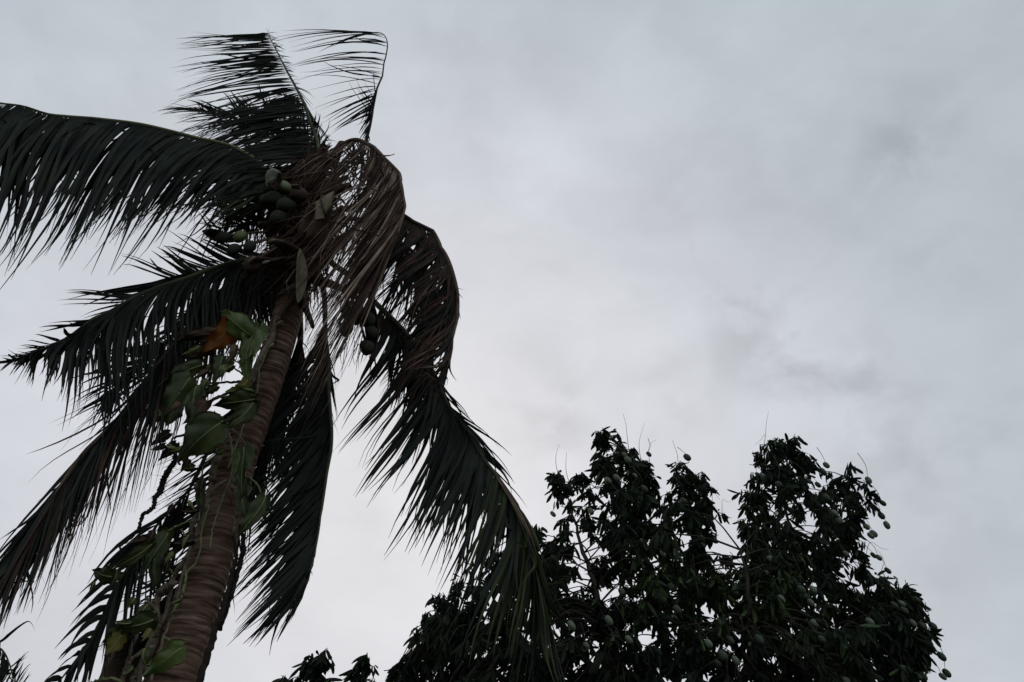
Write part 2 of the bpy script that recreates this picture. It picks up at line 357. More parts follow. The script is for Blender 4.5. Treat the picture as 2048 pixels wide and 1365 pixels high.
# dark frond behind, pointing up and left
frond(palm, [(622, 400, 5.2), (585, 320, 5.4), (520, 262, 5.8), (450, 232, 6.2), (400, 222, 6.4)], [
  side(90, [(.05, 520, 420, 4.9), (.3, 450, 345, 5.2), (.6, 385, 300, 5.6), (.8, 350, 262, 6.0), (1, 348, 226, 6.3)], w=.045, jit=.10),
  side(66, [(.2, 560, 230, 5.6), (.45, 480, 200, 5.9), (.7, 410, 196, 6.2), (1, 372, 214, 6.4)], w=.04, jit=.08)], seed=8,
  label='dark frond pointing up and left behind the upright one')
frond(palm, [(628, 390, 5.3), (640, 320, 5.7), (610, 265, 6.1), (560, 235, 6.4), (500, 225, 6.7)], [
  side(90, [(.05, 560, 430, 5.1), (.3, 500, 350, 5.5), (.6, 450, 320, 5.9), (.8, 400, 300, 6.2), (1, 380, 262, 6.6)], w=.045, jit=.10),
  side(60, [(.2, 680, 310, 5.8), (.45, 640, 225, 6.1), (.7, 570, 190, 6.4), (1, 450, 205, 6.7)], w=.04, jit=.07)], seed=9)
# long frond running out of the frame on the left
def fmg(t, rr): return 'leafg' if t < .22 and rr.rand() < .5 else 'leaf'
frond(palm, [(602, 430, 4.95), (560, 372, 4.9), (500, 318, 4.8), (434, 287, 4.7), (360, 266, 4.5), (278, 248, 4.3), (200, 240, 4.1), (110, 233, 3.9), (50, 214, 3.8), (0, 207, 3.75), (-90, 192, 3.65)], [
  side(185, [(.05, 460, 420, 4.6), (.16, 395, 440, 4.3), (.26, 330, 470, 4.1), (.36, 250, 495, 3.9), (.46, 175, 505, 3.7), (.54, 130, 530, 3.6), (.62, 70, 535, 3.5), (.72, 5, 500, 3.4), (.82, -50, 505, 3.3), (1, -150, 480, 3.2)], w=.046, jit=.065, fwd=.2, up=.02, clump=4, mfn=fmg),
  side(190, [(.05, 480, 390, 4.8), (.2, 390, 410, 4.6), (.35, 295, 430, 4.4), (.5, 175, 455, 4.1), (.65, 60, 455, 3.9), (.8, -30, 420, 3.7), (1, -140, 390, 3.5)], w=.048, jit=.09, fwd=.3, up=.04, mfn=fmg)],
  r0=.036, mrach='rachg', seed=12, label='long frond with a pale rachis leaving the frame on the left')
frond(palm, [(600, 420, 5.0), (532, 380, 5.05), (445, 347, 5.15), (370, 338, 5.3), (300, 350, 5.4)], [
  side(52, [(.1, 520, 470, 4.8), (.3, 420, 445, 4.8), (.5, 360, 460, 4.8), (.8, 280, 450, 4.9), (1, 240, 430, 5.0)], w=.036, jit=.09, mfn=lambda t, r: 'leafg' if t < .5 else 'leaf'),
  side(40, [(.1, 500, 330, 5.2), (.4, 400, 320, 5.3), (.7, 320, 320, 5.4), (1, 250, 360, 5.4)], w=.036, jit=.09)], seed=14,
  label='short green-based frond tucked under the long left frond')
frond(palm, [(602, 450, 5.0), (545, 440, 4.95), (480, 450, 4.9), (430, 462, 4.85)], [
  side(34, [(.1, 540, 520, 4.8), (.4, 470, 500, 4.8), (.7, 430, 495, 4.8), (1, 395, 490, 4.8)], w=.03, jit=.07),
  side(34, [(.1, 520, 385, 4.9), (.3, 450, 425, 4.9), (.7, 415, 430, 4.8), (1, 395, 445, 4.8)], w=.03, jit=.05, m=['leafg', 'leaf'])], seed=15, r0=.025)
# drooping frond across the middle left, frayed tip
frond(palm, [(600, 500, 4.95), (540, 512, 4.9), (470, 524, 4.8), (390, 550, 4.65), (300, 582, 4.5), (200, 632, 4.35), (110, 682, 4.2), (32, 718, 4.1)], [
  side(78, [(.12, 400, 468, 4.6), (.28, 335, 486, 4.6), (.4, 275, 530, 4.5), (.52, 215, 585, 4.4), (.65, 140, 640, 4.3), (.8, 75, 688, 4.2), (1, 34, 712, 4.1)], w=.046, jit=.055, wild=.04, fwd=.35, up=.05),
  side(190, [(.02, 540, 640, 4.95), (.15, 470, 700, 4.8), (.3, 390, 745, 4.5), (.45, 310, 800, 4.2), (.6, 215, 842, 4.0), (.72, 150, 838, 3.95), (.85, 95, 780, 3.95), (.94, 56, 742, 4.0), (1, 38, 728, 4.1)], w=.034, jit=.05, wild=.05, fwd=.5, up=.04, clump=2),
  side(130, [(.02, 510, 600, 4.95), (.2, 420, 650, 4.8), (.4, 310, 700, 4.5), (.6, 200, 740, 4.2), (.8, 95, 745, 4.1), (1, 35, 735, 4.0)], w=.036, jit=.07, fwd=.6, up=.05),
  side(26, [(.9, 32, 702, 4.1), (1, 24, 722, 4.0)], w=.02, jit=.03, clump=1, fwd=.3, up=0),
  side(3, [(.30, 150, 612, 4.3), (.40, 106, 604, 4.3)], w=.06, jit=.01, clump=1, fwd=.3, up=.02, drop=0, pri=3, wild=0, kink=0)],
  seed=18, label='drooping frond across the middle left with a frayed cut tip')
# long narrow frond hanging down to the lower left corner
frond(palm, [(596, 520, 5.0), (545, 528, 5.0), (487, 552, 4.95), (400, 622, 4.8), (331, 710, 4.6), (249, 824, 4.4), (164, 915, 4.15), (90, 1015, 4.0), (20, 1130, 3.85), (-70, 1270, 3.7)], [
  side(150, [(.06, 480, 700, 4.9), (.13, 430, 800, 4.7), (.22, 365, 885, 4.5), (.31, 305, 972, 4.3), (.40, 255, 1035, 4.15), (.50, 200, 1100, 4.0), (.60, 135, 1150, 3.9), (.70, 65, 1220, 3.8), (.80, 0, 1250, 3.7), (1, -120, 1370, 3.6)], w=.022, jit=.03, fwd=.12, up=.0, clump=1, drop=.05, kink=.02, wild=.03, mfn=lambda t, r: 'leafb' if r.rand() < .35 else 'leaf'),
  side(120, [(.06, 440, 690, 4.8), (.2, 330, 830, 4.6), (.4, 165, 985, 4.2), (.6, 30, 1150, 3.9), (1, -190, 1350, 3.6)], w=.034, jit=.035, fwd=.3, up=.0, kink=.01),
  side(120, [(.06, 470, 740, 4.8), (.2, 350, 850, 4.6), (.4, 215, 1000, 4.2), (.6, 75, 1150, 3.9), (1, -120, 1370, 3.6)], w=.034, jit=.035, fwd=.3, up=.0, m=['leaf', 'leafb'], kink=.01),
  side(34, [(.36, 115, 845, 4.1), (.42, 108, 860, 4.1), (.5, 105, 985, 4.0), (.56, 112, 1010, 4.0), (.66, 105, 1110, 3.9), (.8, 0, 1110, 3.8)], w=.022, jit=.05, fwd=.4, up=.02, clump=2)],
  seed=21, mrach='rachd', r0=.030, label='long narrow frond hanging toward the lower left corner')
frond(palm, [(592, 520, 5.3), (530, 545, 5.5), (450, 590, 5.6), (360, 660, 5.6), (280, 730, 5.6), (225, 790, 5.5)], [
  side(110, [(.02, 570, 690, 5.3), (.3, 470, 690, 5.3), (.6, 380, 740, 5.3), (1, 200, 850, 5.2)], w=.046, jit=.08, fwd=.4),
  side(80, [(.02, 560, 640, 5.3), (.3, 380, 640, 5.3), (.6, 250, 700, 5.3), (.8, 170, 770, 5.2), (1, 120, 850, 5.2)], w=.046, jit=.08, fwd=.4)], seed=22,
  label='dark frond behind, drooping left under the frayed one')
# fronds behind the trunk
frond(palm, [(600, 560, 5.15), (600, 680, 5.5), (572, 800, 5.6), (530, 900, 5.6), (485, 1010, 5.5), (440, 1130, 5.4), (395, 1260, 5.3)], [
  side(130, [(.20, 350, 905, 5.3), (.32, 318, 965, 5.3), (.42, 300, 1020, 5.2), (.52, 275, 1080, 5.2), (.65, 250, 1150, 5.1), (.8, 235, 1230, 5.0), (1, 215, 1330, 4.9)], w=.034, jit=.06, fwd=.1, up=.0, clump=2),
  side(70, [(.3, 390, 950, 5.4), (.5, 340, 1075, 5.3), (.7, 320, 1180, 5.0), (1, 260, 1330, 4.9)], w=.038, jit=.07, fwd=.25, up=.0),
  side(110, [(.08, 560, 830, 5.4), (.3, 515, 960, 5.4), (.5, 495, 1080, 5.3), (.75, 450, 1190, 5.2), (1, 390, 1330, 5.2)], w=.032, jit=.06, fwd=.4, up=.0),
  side(90, [(.08, 640, 800, 5.5), (.25, 560, 920, 5.5), (.45, 545, 1000, 5.4), (.6, 520, 1080, 5.3)], w=.03, jit=.06, fwd=.5, up=.0)], seed=24,
  label='dark frond hanging straight down behind the trunk')
frond(palm, [(590, 570, 5.2), (530, 700, 5.6), (450, 850, 5.6), (380, 970, 5.4), (300, 1070, 5.2), (238, 1160, 5.0), (193, 1257, 4.85), (146, 1333, 4.7), (90, 1410, 4.6), (40, 1480, 4.5)], [
  side(21, [(.56, 200, 1150, 4.9), (.62, 165, 1182, 4.9), (.68, 146, 1218, 4.8), (.75, 130, 1262, 4.7), (.82, 118, 1320, 4.6), (.9, 80, 1372, 4.5), (1, 0, 1470, 4.4)], w=.055, jit=.018, clump=1, fwd=-.05, up=.16, wild=0, kink=0, roll=.15, drop=0),
  side(60, [(.50, 300, 1200, 4.9), (.60, 262, 1280, 4.8), (.72, 210, 1350, 4.7), (.86, 130, 1420, 4.5), (1, 40, 1520, 4.4)], w=.04, jit=.05, fwd=.3, up=.02)],
  seed=26, r0=.028, label='frond at the lower left with curled leaflets like ribs')
# frond hanging straight down right of the trunk 
frond(palm, [(628, 500, 5.35), (648, 590, 5.35), (654, 690, 5.30), (658, 770, 5.20), (664, 860, 5.10), (652, 950, 5.00), (640, 1050, 4.90), (616, 1150, 4.80), (604, 1188, 4.80)], [
  side(175, [(.26, 570, 800, 5.25), (.36, 530, 850, 5.20), (.46, 505, 920, 5.10), (.56, 492, 1010, 5.00), (.66, 470, 1100, 4.90), (.76, 456, 1170, 4.80), (.86, 455, 1232, 4.75), (.95, 462, 1292, 4.70), (1, 495, 1308, 4.70)], w=.032, jit=.03, fwd=.12, up=.0, clump=2, drop=.01, kink=.01, wild=.03),
  side(150, [(.26, 600, 830, 5.30), (.4, 560, 920, 5.20), (.55, 535, 1030, 5.00), (.7, 515, 1130, 4.90), (.9, 510, 1250, 4.80), (1, 550, 1275, 4.80)], w=.042, jit=.05, fwd=.3, up=.0),
  side(110, [(.26, 622, 850, 5.30), (.45, 605, 980, 5.20), (.6, 590, 1090, 5.00), (.75, 570, 1160, 4.90), (.9, 565, 1235, 4.80), (1, 578, 1260, 4.80)], w=.045, jit=.04, fwd=.5, up=.0),
  side(9, [(.36, 672, 770, 5.20), (.5, 668, 880, 5.10), (.52, 668, 905, 5.10)], w=.02, jit=.015, clump=1, fwd=.2, up=.03)],
  seed=28, r0=.036, label='black dense frond hanging straight down right of the trunk')
# dead brown frond bent over in front of the crown
frond(palm, [(630, 400, 4.95), (652, 318, 4.85), (700, 284, 4.75), (755, 305, 4.6), (795, 345, 4.5), (806, 390, 4.4), (806, 430, 4.3), (796, 470, 4.25)], [
  side(80, [(.2, 690, 400, 4.8), (.4, 700, 450, 4.6), (.55, 720, 470, 4.5), (.7, 730, 520, 4.4)], w=.026, jit=.08, fwd=.5, up=.05, m=['leafb', 'leaf', 'dead'], roll=.8),
  side(44, [(.12, 600, 350, 4.6), (.3, 590, 385, 4.5), (.45, 600, 420, 4.4), (.6, 605, 480, 4.3)], w=.020, jit=.08, fwd=.4, up=.09, m=['dead', 'leafb', 'deadp', 'leafb'], clump=5, roll=.9),
  side(150, [(.45, 640, 500, 4.3), (.55, 600, 590, 4.2), (.65, 585, 650, 4.15), (.75, 590, 720, 4.1), (.85, 580, 775, 4.05), (1, 620, 790, 4.0)], w=.021, jit=.075, fwd=.25, up=.03, clump=5, m=['dead', 'dead', 'leafb', 'leafb', 'deadp'], roll=.9),
  side(120, [(.4, 690, 480, 4.4), (.55, 660, 600, 4.3), (.7, 640, 680, 4.2), (.85, 660, 730, 4.1), (1, 672, 700, 4.1)], w=.024, jit=.07, fwd=.35, up=.03, clump=5, m=['dead', 'leafb', 'leafb', 'deadp'], roll=.8),
  side(90, [(.4, 735, 470, 4.5), (.6, 700, 540, 4.4), (.8, 680, 600, 4.3), (1, 690, 590, 4.3)], w=.024, jit=.06, fwd=.5, up=.03, clump=5, m=['dead', 'leafb', 'leafb'])],
  seed=31, mrach='rachd', r0=.034, r1=.010, kink_r=.022, label='dead brown frond folded over in front of the crown')
# browning frond arching to the right, second layer
frond(palm, [(640, 440, 4.95), (700, 415, 4.9), (762, 410, 4.8), (810, 432, 4.7), (858, 470, 4.6), (892, 505, 4.5), (912, 560, 4.45), (916, 620, 4.4), (908, 680, 4.3), (886, 745, 4.25), (868, 772, 4.2)], [
  side(120, [(.25, 745, 540, 4.6), (.4, 760, 600, 4.5), (.52, 775, 650, 4.4), (.65, 800, 700, 4.3), (.8, 800, 745, 4.2), (1, 838, 800, 4.1)], w=.026, jit=.07, fwd=.3, up=.04, clump=5, roll=.7, m=['leafb', 'leaf', 'leafb', 'dead']),
  side(150, [(.20, 690, 600, 4.5), (.4, 730, 590, 4.4), (.55, 790, 620, 4.4), (.7, 835, 690, 4.3), (.85, 850, 745, 4.2), (1, 862, 790, 4.1)], w=.030, jit=.06, fwd=.4, up=.06, clump=4, m=['leafb', 'leaf', 'leafb']),
  side(110, [(.3, 830, 560, 4.5), (.5, 860, 620, 4.4), (.65, 875, 690, 4.3), (.8, 872, 745, 4.2), (1, 880, 800, 4.1)], w=.028, jit=.04, fwd=.5, up=.05, clump=4, m=['leafb', 'leaf']),
  side(8, [(.66, 925, 590, 4.4), (.72, 922, 640, 4.4)], w=.02, jit=.02, clump=1, fwd=.2, up=0)],
  seed=34, mrach='rachd', r0=.032, r1=.010, kink_r=.016, label='browning frond arched over to the right of the crown')
frond(palm, [(650, 440, 5.1), (720, 440, 5.05), (800, 475, 4.95), (850, 540, 4.85), (872, 620, 4.75), (868, 700, 4.65), (850, 765, 4.6)], [
  side(120, [(.08, 690, 600, 5.0), (.3, 735, 640, 4.9), (.5, 770, 700, 4.8), (.75, 795, 760, 4.6), (1, 815, 830, 4.5)], w=.032, jit=.08, fwd=.3, up=.03, clump=5, roll=.6, m=['leafb', 'leaf', 'leaf']),
  side(110, [(.15, 760, 560, 5.0), (.4, 815, 640, 4.9), (.7, 835, 740, 4.7), (1, 850, 830, 4.6)], w=.032, jit=.08, fwd=.5, up=.05, clump=4, roll=.6, m=['leafb', 'leaf'])],
  seed=51, mrach='rachd', r0=.03, kink_r=.025)
frond(palm, [(615, 440, 5.05), (575, 470, 5.1), (535, 530, 5.15), (505, 600, 5.1), (490, 660, 5.0)], [
  side(80, [(.02, 560, 560, 5.1), (.4, 490, 600, 5.1), (1, 450, 700, 5.0)], w=.034, jit=.10, fwd=.4),
  side(90, [(.02, 620, 600, 5.15), (.4, 570, 640, 5.15), (1, 500, 730, 5.0)], w=.034, jit=.10, fwd=.4, m=['leaf', 'leafb'])], seed=52, r0=.028)
frond(palm, [(625, 380, 5.15), (570, 400, 5.2), (510, 410, 5.25), (455, 430, 5.2)], [
  side(80, [(.02, 600, 520, 5.2), (.4, 520, 520, 5.2), (1, 430, 490, 5.2)], w=.036, jit=.09, fwd=.4, m=['leaf', 'leaf', 'leafg']),
  side(60, [(.02, 560, 330, 5.2), (.5, 470, 350, 5.2), (1, 410, 410, 5.2)], w=.034, jit=.08, fwd=.4)], seed=53, r0=.028)
# long frond hanging to the right, ending before the mango tree
def fm3(t, rr): return 'leafg' if t > .78 and rr.rand() < .45 else ('leafb' if t < .5 and rr.rand() < .4 else 'leaf')
frond(palm, [(640, 500, 4.95), (690, 545, 4.85), (745, 600, 4.8), (819, 680, 4.7), (880, 768, 4.6), (940, 868, 4.5), (1005, 965, 4.4), (1052, 1045, 4.35), (1078, 1110, 4.3), (1095, 1190, 4.3)], [
  side(130, [(.28, 728, 745, 4.6), (.36, 745, 815, 4.5), (.44, 722, 900, 4.45), (.52, 722, 960, 4.4), (.58, 760, 1040, 4.3), (.66, 812, 1135, 4.2), (.74, 880, 1160, 4.2), (.80, 925, 1210, 4.15), (.88, 985, 1310, 4.1), (1, 1075, 1375, 4.1)], w=.040, jit=.065, fwd=.3, up=.02, clump=3, mfn=fm3),
  side(120, [(.3, 770, 760, 4.7), (.42, 790, 860, 4.6), (.52, 820, 950, 4.5), (.62, 855, 1060, 4.4), (.72, 930, 1130, 4.3), (.82, 985, 1230, 4.2), (.92, 1050, 1330, 4.2), (1, 1115, 1375, 4.2)], w=.040, jit=.07, fwd=.4, up=.02, clump=3, mfn=fm3),
  side(90, [(.3, 820, 770, 4.7), (.45, 850, 870, 4.6), (.6, 930, 1000, 4.5), (.75, 990, 1120, 4.4), (.9, 1060, 1250, 4.3), (1, 1105, 1330, 4.3)], w=.036, jit=.06, fwd=.5, up=.03, clump=3, mfn=fm3),
  side(26, [(.42, 885, 790, 4.6), (.5, 925, 850, 4.5), (.62, 1000, 915, 4.4), (.68, 1012, 950, 4.4), (.76, 1040, 1010, 4.4)], w=.036, jit=.035, fwd=.6, up=.07, clump=1, roll=.8, kink=.5),
  side(14, [(.78, 1078, 1120, 4.2), (.9, 1110, 1200, 4.2), (1, 1130, 1340, 4.2)], w=.03, jit=.03, fwd=.6, up=.08, m=['dead', 'leafg'])],
  seed=37, r0=.036, r1=.006, kink_r=.022, label='longest frond hanging right and down in front of the mango tree')
flush(300)

# ------------------------------------------------------------------ coconuts, husks, cut leaf bases
def ellipsoid(c, ax, rx, rl, nu=18, nv=12, tri=.09):
    ax = unit(ax); a, b = frame(ax, np.array([.2, 1, .1])); V = []; F = []
    for i in range(nv+1):
        th = math.pi*i/nv
        for j in range(nu):
            an = 2*math.pi*j/nu; r = rx*math.sin(th)*(1+tri*math.cos(3*an)) + 1e-4
            V.append(c + a*math.cos(an)*r + b*math.sin(an)*r + ax*rl*math.cos(th)*(1.08 if math.cos(th) > 0 else 1))
    for i in range(nv):
        for j in range(nu):
            k = (j+1) % nu; F.append((i*nu+j, i*nu+k, (i+1)*nu+k, (i+1)*nu+j))
    return V, F
NUTS = [(569, 378, 16, 'nutg'), (548, 400, 17, 'nutd'), (533, 402, 13, 'nutd'), (598, 390, 16, 'nutb'), (572, 412, 17, 'nutd'), (556, 436, 15, 'nutd'),
        (481, 474, 12, 'nutg'), (447, 476, 12, 'nutd'), (500, 494, 12, 'nutd'), (468, 500, 12, 'nutd'), (506, 530, 18, 'nutb'),
        (692, 658, 15, 'nutd'), (712, 633, 16, 'nutd'), (735, 640, 16, 'nutd'), (733, 695, 15, 'nutd'), (742, 665, 13, 'nutd'), (695, 625, 14, 'nutd')]
for i, (x, y, r, m) in enumerate(NUTS):
    Y = 4.6 if y < 560 else 4.75
    Y = Y if y < 560 else 4.35
    c = P(x, y, Y); z = proj(c)[2]; rr = r*z/FPX
    hub = P(612, 470, 4.9) if y < 560 else P(690, 570, 4.85)
    ax = unit((c-hub)*.8 + np.array([random.uniform(-.3, .3), random.uniform(-.3, .3), -1.0]) * .5)
    V, F = ellipsoid(c, ax, rr*.95, rr*1.34); o = mesh('coconut', V, F, M[m], palm, c)
    V, F = ellipsoid(c-ax*rr*1.18, ax, rr*.5, rr*.28, 10, 6, .2); mesh('calyx', V, F, M['nutb'], o, c-ax*rr*1.2)
    V, F = tube(catmull([c-ax*rr*1.3, (c+hub)/2+np.array([0, 0, .06]), hub], 8), .012, 6); mesh('stalk', V, F, M['rachd'], o, c-ax*rr*1.3)
def boat(name, base, tip, w, m, label=None, depth=.45, face=None, th=.012):
    """boat-shaped woody husk: an open shell with a real rim thickness"""
    base = np.array(base); tip = np.array(tip); ax = tip-base; Ln = np.linalg.norm(ax); ax /= Ln
    nf = unit(face if face is not None else (CAM-base)); sd = unit(np.cross(ax, nf)); nf = np.cross(sd, ax); V = []; F = []; n = 12; k = 9
    for layer in (0, 1):
        for i in range(n+1):
            u = i/n; ww = w/2*(math.sin(math.pi*min(u*.94+.05, 1))**.75)
            for j in range(k):
                a = (j/(k-1)-.5)*math.pi*1.05; q = ww-(th*.8 if layer else 0)
                V.append(base + ax*Ln*u + sd*math.sin(a)*max(q, .001) + nf*(-math.cos(a)*max(q, .001)*depth*2 + .04*Ln*math.sin(math.pi*u)+.002*math.sin(j*2.5+u*9)))
    o = (n+1)*k
    for i in range(n):
        for j in range(k-1):
            F.append((i*k+j, i*k+j+1, (i+1)*k+j+1, (i+1)*k+j)); F.append((o+i*k+j, o+(i+1)*k+j, o+(i+1)*k+j+1, o+i*k+j+1))
        for j in (0, k-1): F.append((i*k+j, (i+1)*k+j, o+(i+1)*k+j, o+i*k+j))
    return mesh(name, V, F, M[m], palm, base, label=label)
boat('spathe', P(602, 500, 4.5), P(596, 606, 4.35), .12, 'tan', face=unit(CAM-P(602, 500, 4.5))+np.array([.9, 0, 0]), label='pale tan boat-shaped husk hanging open below the crown')
boat('spathe', P(470, 482, 4.7), P(404, 462, 4.7), .11, 'fibre', 'dark pointed husk sticking out left')
boat('spathe', P(740, 600, 4.5), P(747, 722, 4.35), .11, 'fibre', 'dark boat-shaped husk beside the right coconuts')
boat('spathe', P(543, 375, 4.45), P(562, 348, 4.45), .10, 'fibre')
def stub(a, b, w0, w1, m, mcap, th=.4):
    """cut leaf base: flattened taper with a pale cut face"""
    V, F = tube(catmull([a, (a+b)/2+np.array([0, 0, .02]), b], 8), np.linspace(w0/2, w1/2, 8), 10, .12, th, cap=True)
    o = mesh('leaf_base', V, F, M[m], palm, a)
    ax = unit(b-a); V, F = tube([b+ax*.002, b+ax*.012], [w1/2*1.02, w1/2*.9], 10, .1, th); mesh('cut_face', V, F, M[mcap], o, b)
    return o
for (x0, y0, x1, y1, w0, w1, m, c, Y0, Y1) in [
    (590, 505, 545, 482, .16, .085, 'rachd', 'tan', 4.8, 4.45), (585, 520, 532, 525, .14, .07, 'fibre', 'cut', 4.8, 4.45),
    (600, 540, 505, 520, .16, .09, 'rachd', 'tan', 4.9, 4.5), (630, 480, 655, 398, .18, .13, 'rachd', 'tan', 4.7, 4.4),
    (612, 470, 630, 412, .17, .11, 'rachd', 'fibre', 4.7, 4.45), (590, 600, 556, 640, .12, .07, 'rachd', 'tan', 4.95, 4.8),
    (615, 560, 560, 590, .15, .08, 'fibre', 'fibre', 4.9, 4.6), (640, 520, 700, 470, .16, .09, 'fibre', 'rachd', 4.8, 4.5),
    (625, 560, 690, 580, .14, .07, 'fibre', 'fibre', 4.9, 4.7), (610, 430, 590, 372, .14, .08, 'fibre', 'rachd', 4.8, 4.5),
    (640, 400, 700, 372, .14, .08, 'rachd', 'fibre', 4.8, 4.6), (600, 470, 520, 450, .15, .08, 'fibre', 'fibre', 4.8, 4.6),
    (600, 600, 625, 650, .14, .08, 'fibre', 'fibre', 4.95, 4.85)]:
    stub(P(x0, y0, Y0), P(x1, y1, Y1), w0, w1, m, c)
ac = Acc()
for k in range(330):
    u = random.random(); c = catmull(top, 50)[int(u*48)] + np.array([random.uniform(-.22, .30), random.uniform(-.25, .2), random.uniform(-.1, .15)])
    Ln = random.uniform(.3, .95); d = unit(np.array([random.gauss(-.45, .35), random.gauss(-.1, .25), -1])); e = c + d*Ln
    ac.add(*leaflet(c, c+np.array([random.uniform(-.1, .1), -.05, .10])*Ln*2, c+d*Ln*.6+np.random.normal(0, .05, 3)*Ln, e, random.uniform(.010, .026), unit(np.random.normal(0, 1, 3)), .8, 6))
mesh('dry_shred', ac.V, ac.F, M['leafb'], palm, top[0], kind='stuff')
ac = Acc()
for k in range(190):
    u = random.random(); c = catmull(top, 50)[int(u*45)] + np.array([random.uniform(-.15, .3), random.uniform(-.35, -.05), random.uniform(-.1, .15)])
    Ln = random.uniform(.3, .8); d = unit(np.array([random.gauss(-.5, .35), random.gauss(-.1, .25), -1])); e = c + d*Ln
    ac.add(*leaflet(c, c+np.array([random.uniform(-.1, .1), -.05, .10])*Ln*2, c+d*Ln*.6+np.random.normal(0, .05, 3)*Ln, e, random.uniform(.010, .020), unit(np.random.normal(0, 1, 3)), .8, 6))
mesh('dry_shred', ac.V, ac.F, M['dead'], palm, top[0], kind='stuff')
# pale slab of opened husk over the green nut, pale torn sheath in the middle
def slab(name, corners, m, th=.014, bulge=.05, label=None):
    bulge *= 1.8
    c = [np.array(q) for q in corners]; n = 7; nf = unit(np.cross(c[1]-c[0], c[3]-c[0])); V = []; F = []
    if nf@(CAM-c[0]) < 0: nf = -nf
    for layer in (0, 1):
        for i in range(n):
            for j in range(n):
                u, v = i/(n-1), j/(n-1); p = (c[0]*(1-u)+c[1]*u)*(1-v) + (c[3]*(1-u)+c[2]*u)*v
                V.append(p + nf*(bulge*math.sin(math.pi*u)*math.sin(math.pi*(.15+.7*v)) - th*layer) + np.array([random.uniform(-1, 1)*.003]*3))
    o = n*n
    for i in range(n-1):
        for j in range(n-1):
            a = i*n+j; F += [(a, a+1, a+n+1, a+n), (o+a, o+a+n, o+a+n+1, o+a+1)]
    e = [(i*n, (i+1)*n) for i in range(n-1)]+[(i*n+n-1, (i+1)*n+n-1) for i in range(n-1)]+[(j, j+1) for j in range(n-1)]+[((n-1)*n+j, (n-1)*n+j+1) for j in range(n-1)]
    F += [(a, b, b+o, a+o) for a, b in e]
    return mesh(name, V, F, M[m], palm, c[0], label=label)
slab('husk', [P(531, 370, 4.42), P(536, 346, 4.42), P(562, 344, 4.42), P(552, 356, 4.42)], 'cut', .02, .05, 'pale piece of opened husk above the green coconut')
slab('sheath', [P(650, 425, 4.38), P(640, 398, 4.38), P(668, 382, 4.38), P(664, 410, 4.38)], 'tan', .02, .03)
slab('sheath', [P(630, 440, 4.42), P(632, 402, 4.42), P(645, 400, 4.42), P(648, 436, 4.42)], 'tan', .02, .02)
# fruit stalk strings hanging under the right bunch
ac = Acc()
for k in range(16):
    x = random.uniform(680, 760); s = P(x, random.uniform(668, 700), 4.75); e = P(x-random.uniform(5, 25), random.uniform(715, 755), 4.72)
    ac.add(*tube(catmull([s, (s+e)/2+np.array([random.uniform(-.03, .03), 0, 0]), e], 6), [.004, .0035, .003, .003, .002, .001], 4))
mesh('flower_string', ac.V, ac.F, M['fibre'], palm, P(720, 650, 4.75), kind='stuff')

# ------------------------------------------------------------------ climbing vine
VORG = P(338, 1365, 4.75); VORG[2] = 0; VORG = np.array(VORG)
vine = empty('climbing_vine', VORG, 'green climbing vine with big leaves and pale roots on the left of the ringed trunk', 'vine')
def vstem(pts, r, m='stem', name='stem', sides=8, n=None, bumps=.25):
    q = catmull([P(*a) for a in pts], n or len(pts)*7)
    q = q + np.random.normal(0, .003, q.shape)
    V, F = tube(q, r if not hasattr(r, '__len__') else np.interp(np.linspace(0, 1, len(q)), np.linspace(0, 1, len(r)), r), sides, bumps, seed=len(pts))
    return mesh(name, V, F, M[m], vine, q[0])
vstem([(555, 634, 4.85), (549, 655, 4.84), (543, 680, 4.83), (528, 705, 4.83), (514, 735, 4.84), (503, 765, 4.84), (495, 800, 4.8), (470, 835, 4.8), (450, 860, 4.8), (442, 900, 4.8), (428, 935, 4.82), (424, 962, 4.85)], [.022, .024, .03, .028])
vstem([(453, 962, 4.78), (436, 972, 4.76), (425, 985, 4.77), (418, 1008, 4.8), (392, 1035, 4.82), (383, 1058, 4.84), (384, 1085, 4.86)], [.012, .016, .02, .014])
vstem([(384, 1085, 4.86), (380, 1103, 4.84), (362, 1130, 4.84), (350, 1150, 4.86), (345, 1168, 4.85), (325, 1183, 4.83), (314, 1200, 4.83), (312, 1230, 4.86), (305, 1290, 4.86), (270, 1360, 4.85), (250, 1430, 4.8)], [.014, .02, .03, .03])
vstem([(292, 1194, 4.8), (300, 1208, 4.8), (313, 1222, 4.8), (318, 1245, 4.82), (310, 1275, 4.84)], [.010, .015, .010])
vstem([(372, 1140, 4.74), (371, 1165, 4.74), (362, 1195, 4.74), (345, 1228, 4.76)], [.008, .010, .008], 'petiole')
vstem([(355, 1165, 4.8), (335, 1172, 4.8), (318, 1186, 4.8)], [.014, .02, .024])
vstem([(250, 1350, 4.75), (258, 1325, 4.74), (285, 1303, 4.73), (310, 1292, 4.75)], [.016, .012, .01])
vstem([(240, 1400, 4.7), (236, 1362, 4.7), (200, 1360, 4.7), (180, 1368, 4.7)], [.010, .010, .008], 'petiole')
vstem([(452, 852, 4.72), (462, 880, 4.72), (465, 920, 4.73), (463, 962, 4.75)], [.006, .007, .007], 'petiole')
vstem([(460, 855, 4.74), (478, 872, 4.73), (492, 893, 4.74), (502, 912, 4.78)], [.010, .008, .005])
vstem([(462, 968, 4.76), (470, 985, 4.77), (474, 1010, 4.79), (472, 1040, 4.82), (466, 1070, 4.84)], [.012, .016, .014])
vstem([(466, 1070, 4.86), (472, 1110, 4.88), (458, 1175, 4.88), (438, 1240, 4.88), (416, 1310, 4.88), (400, 1365, 4.88), (375, 1450, 4.88)], [.010, .018, .022, .02], 'root')
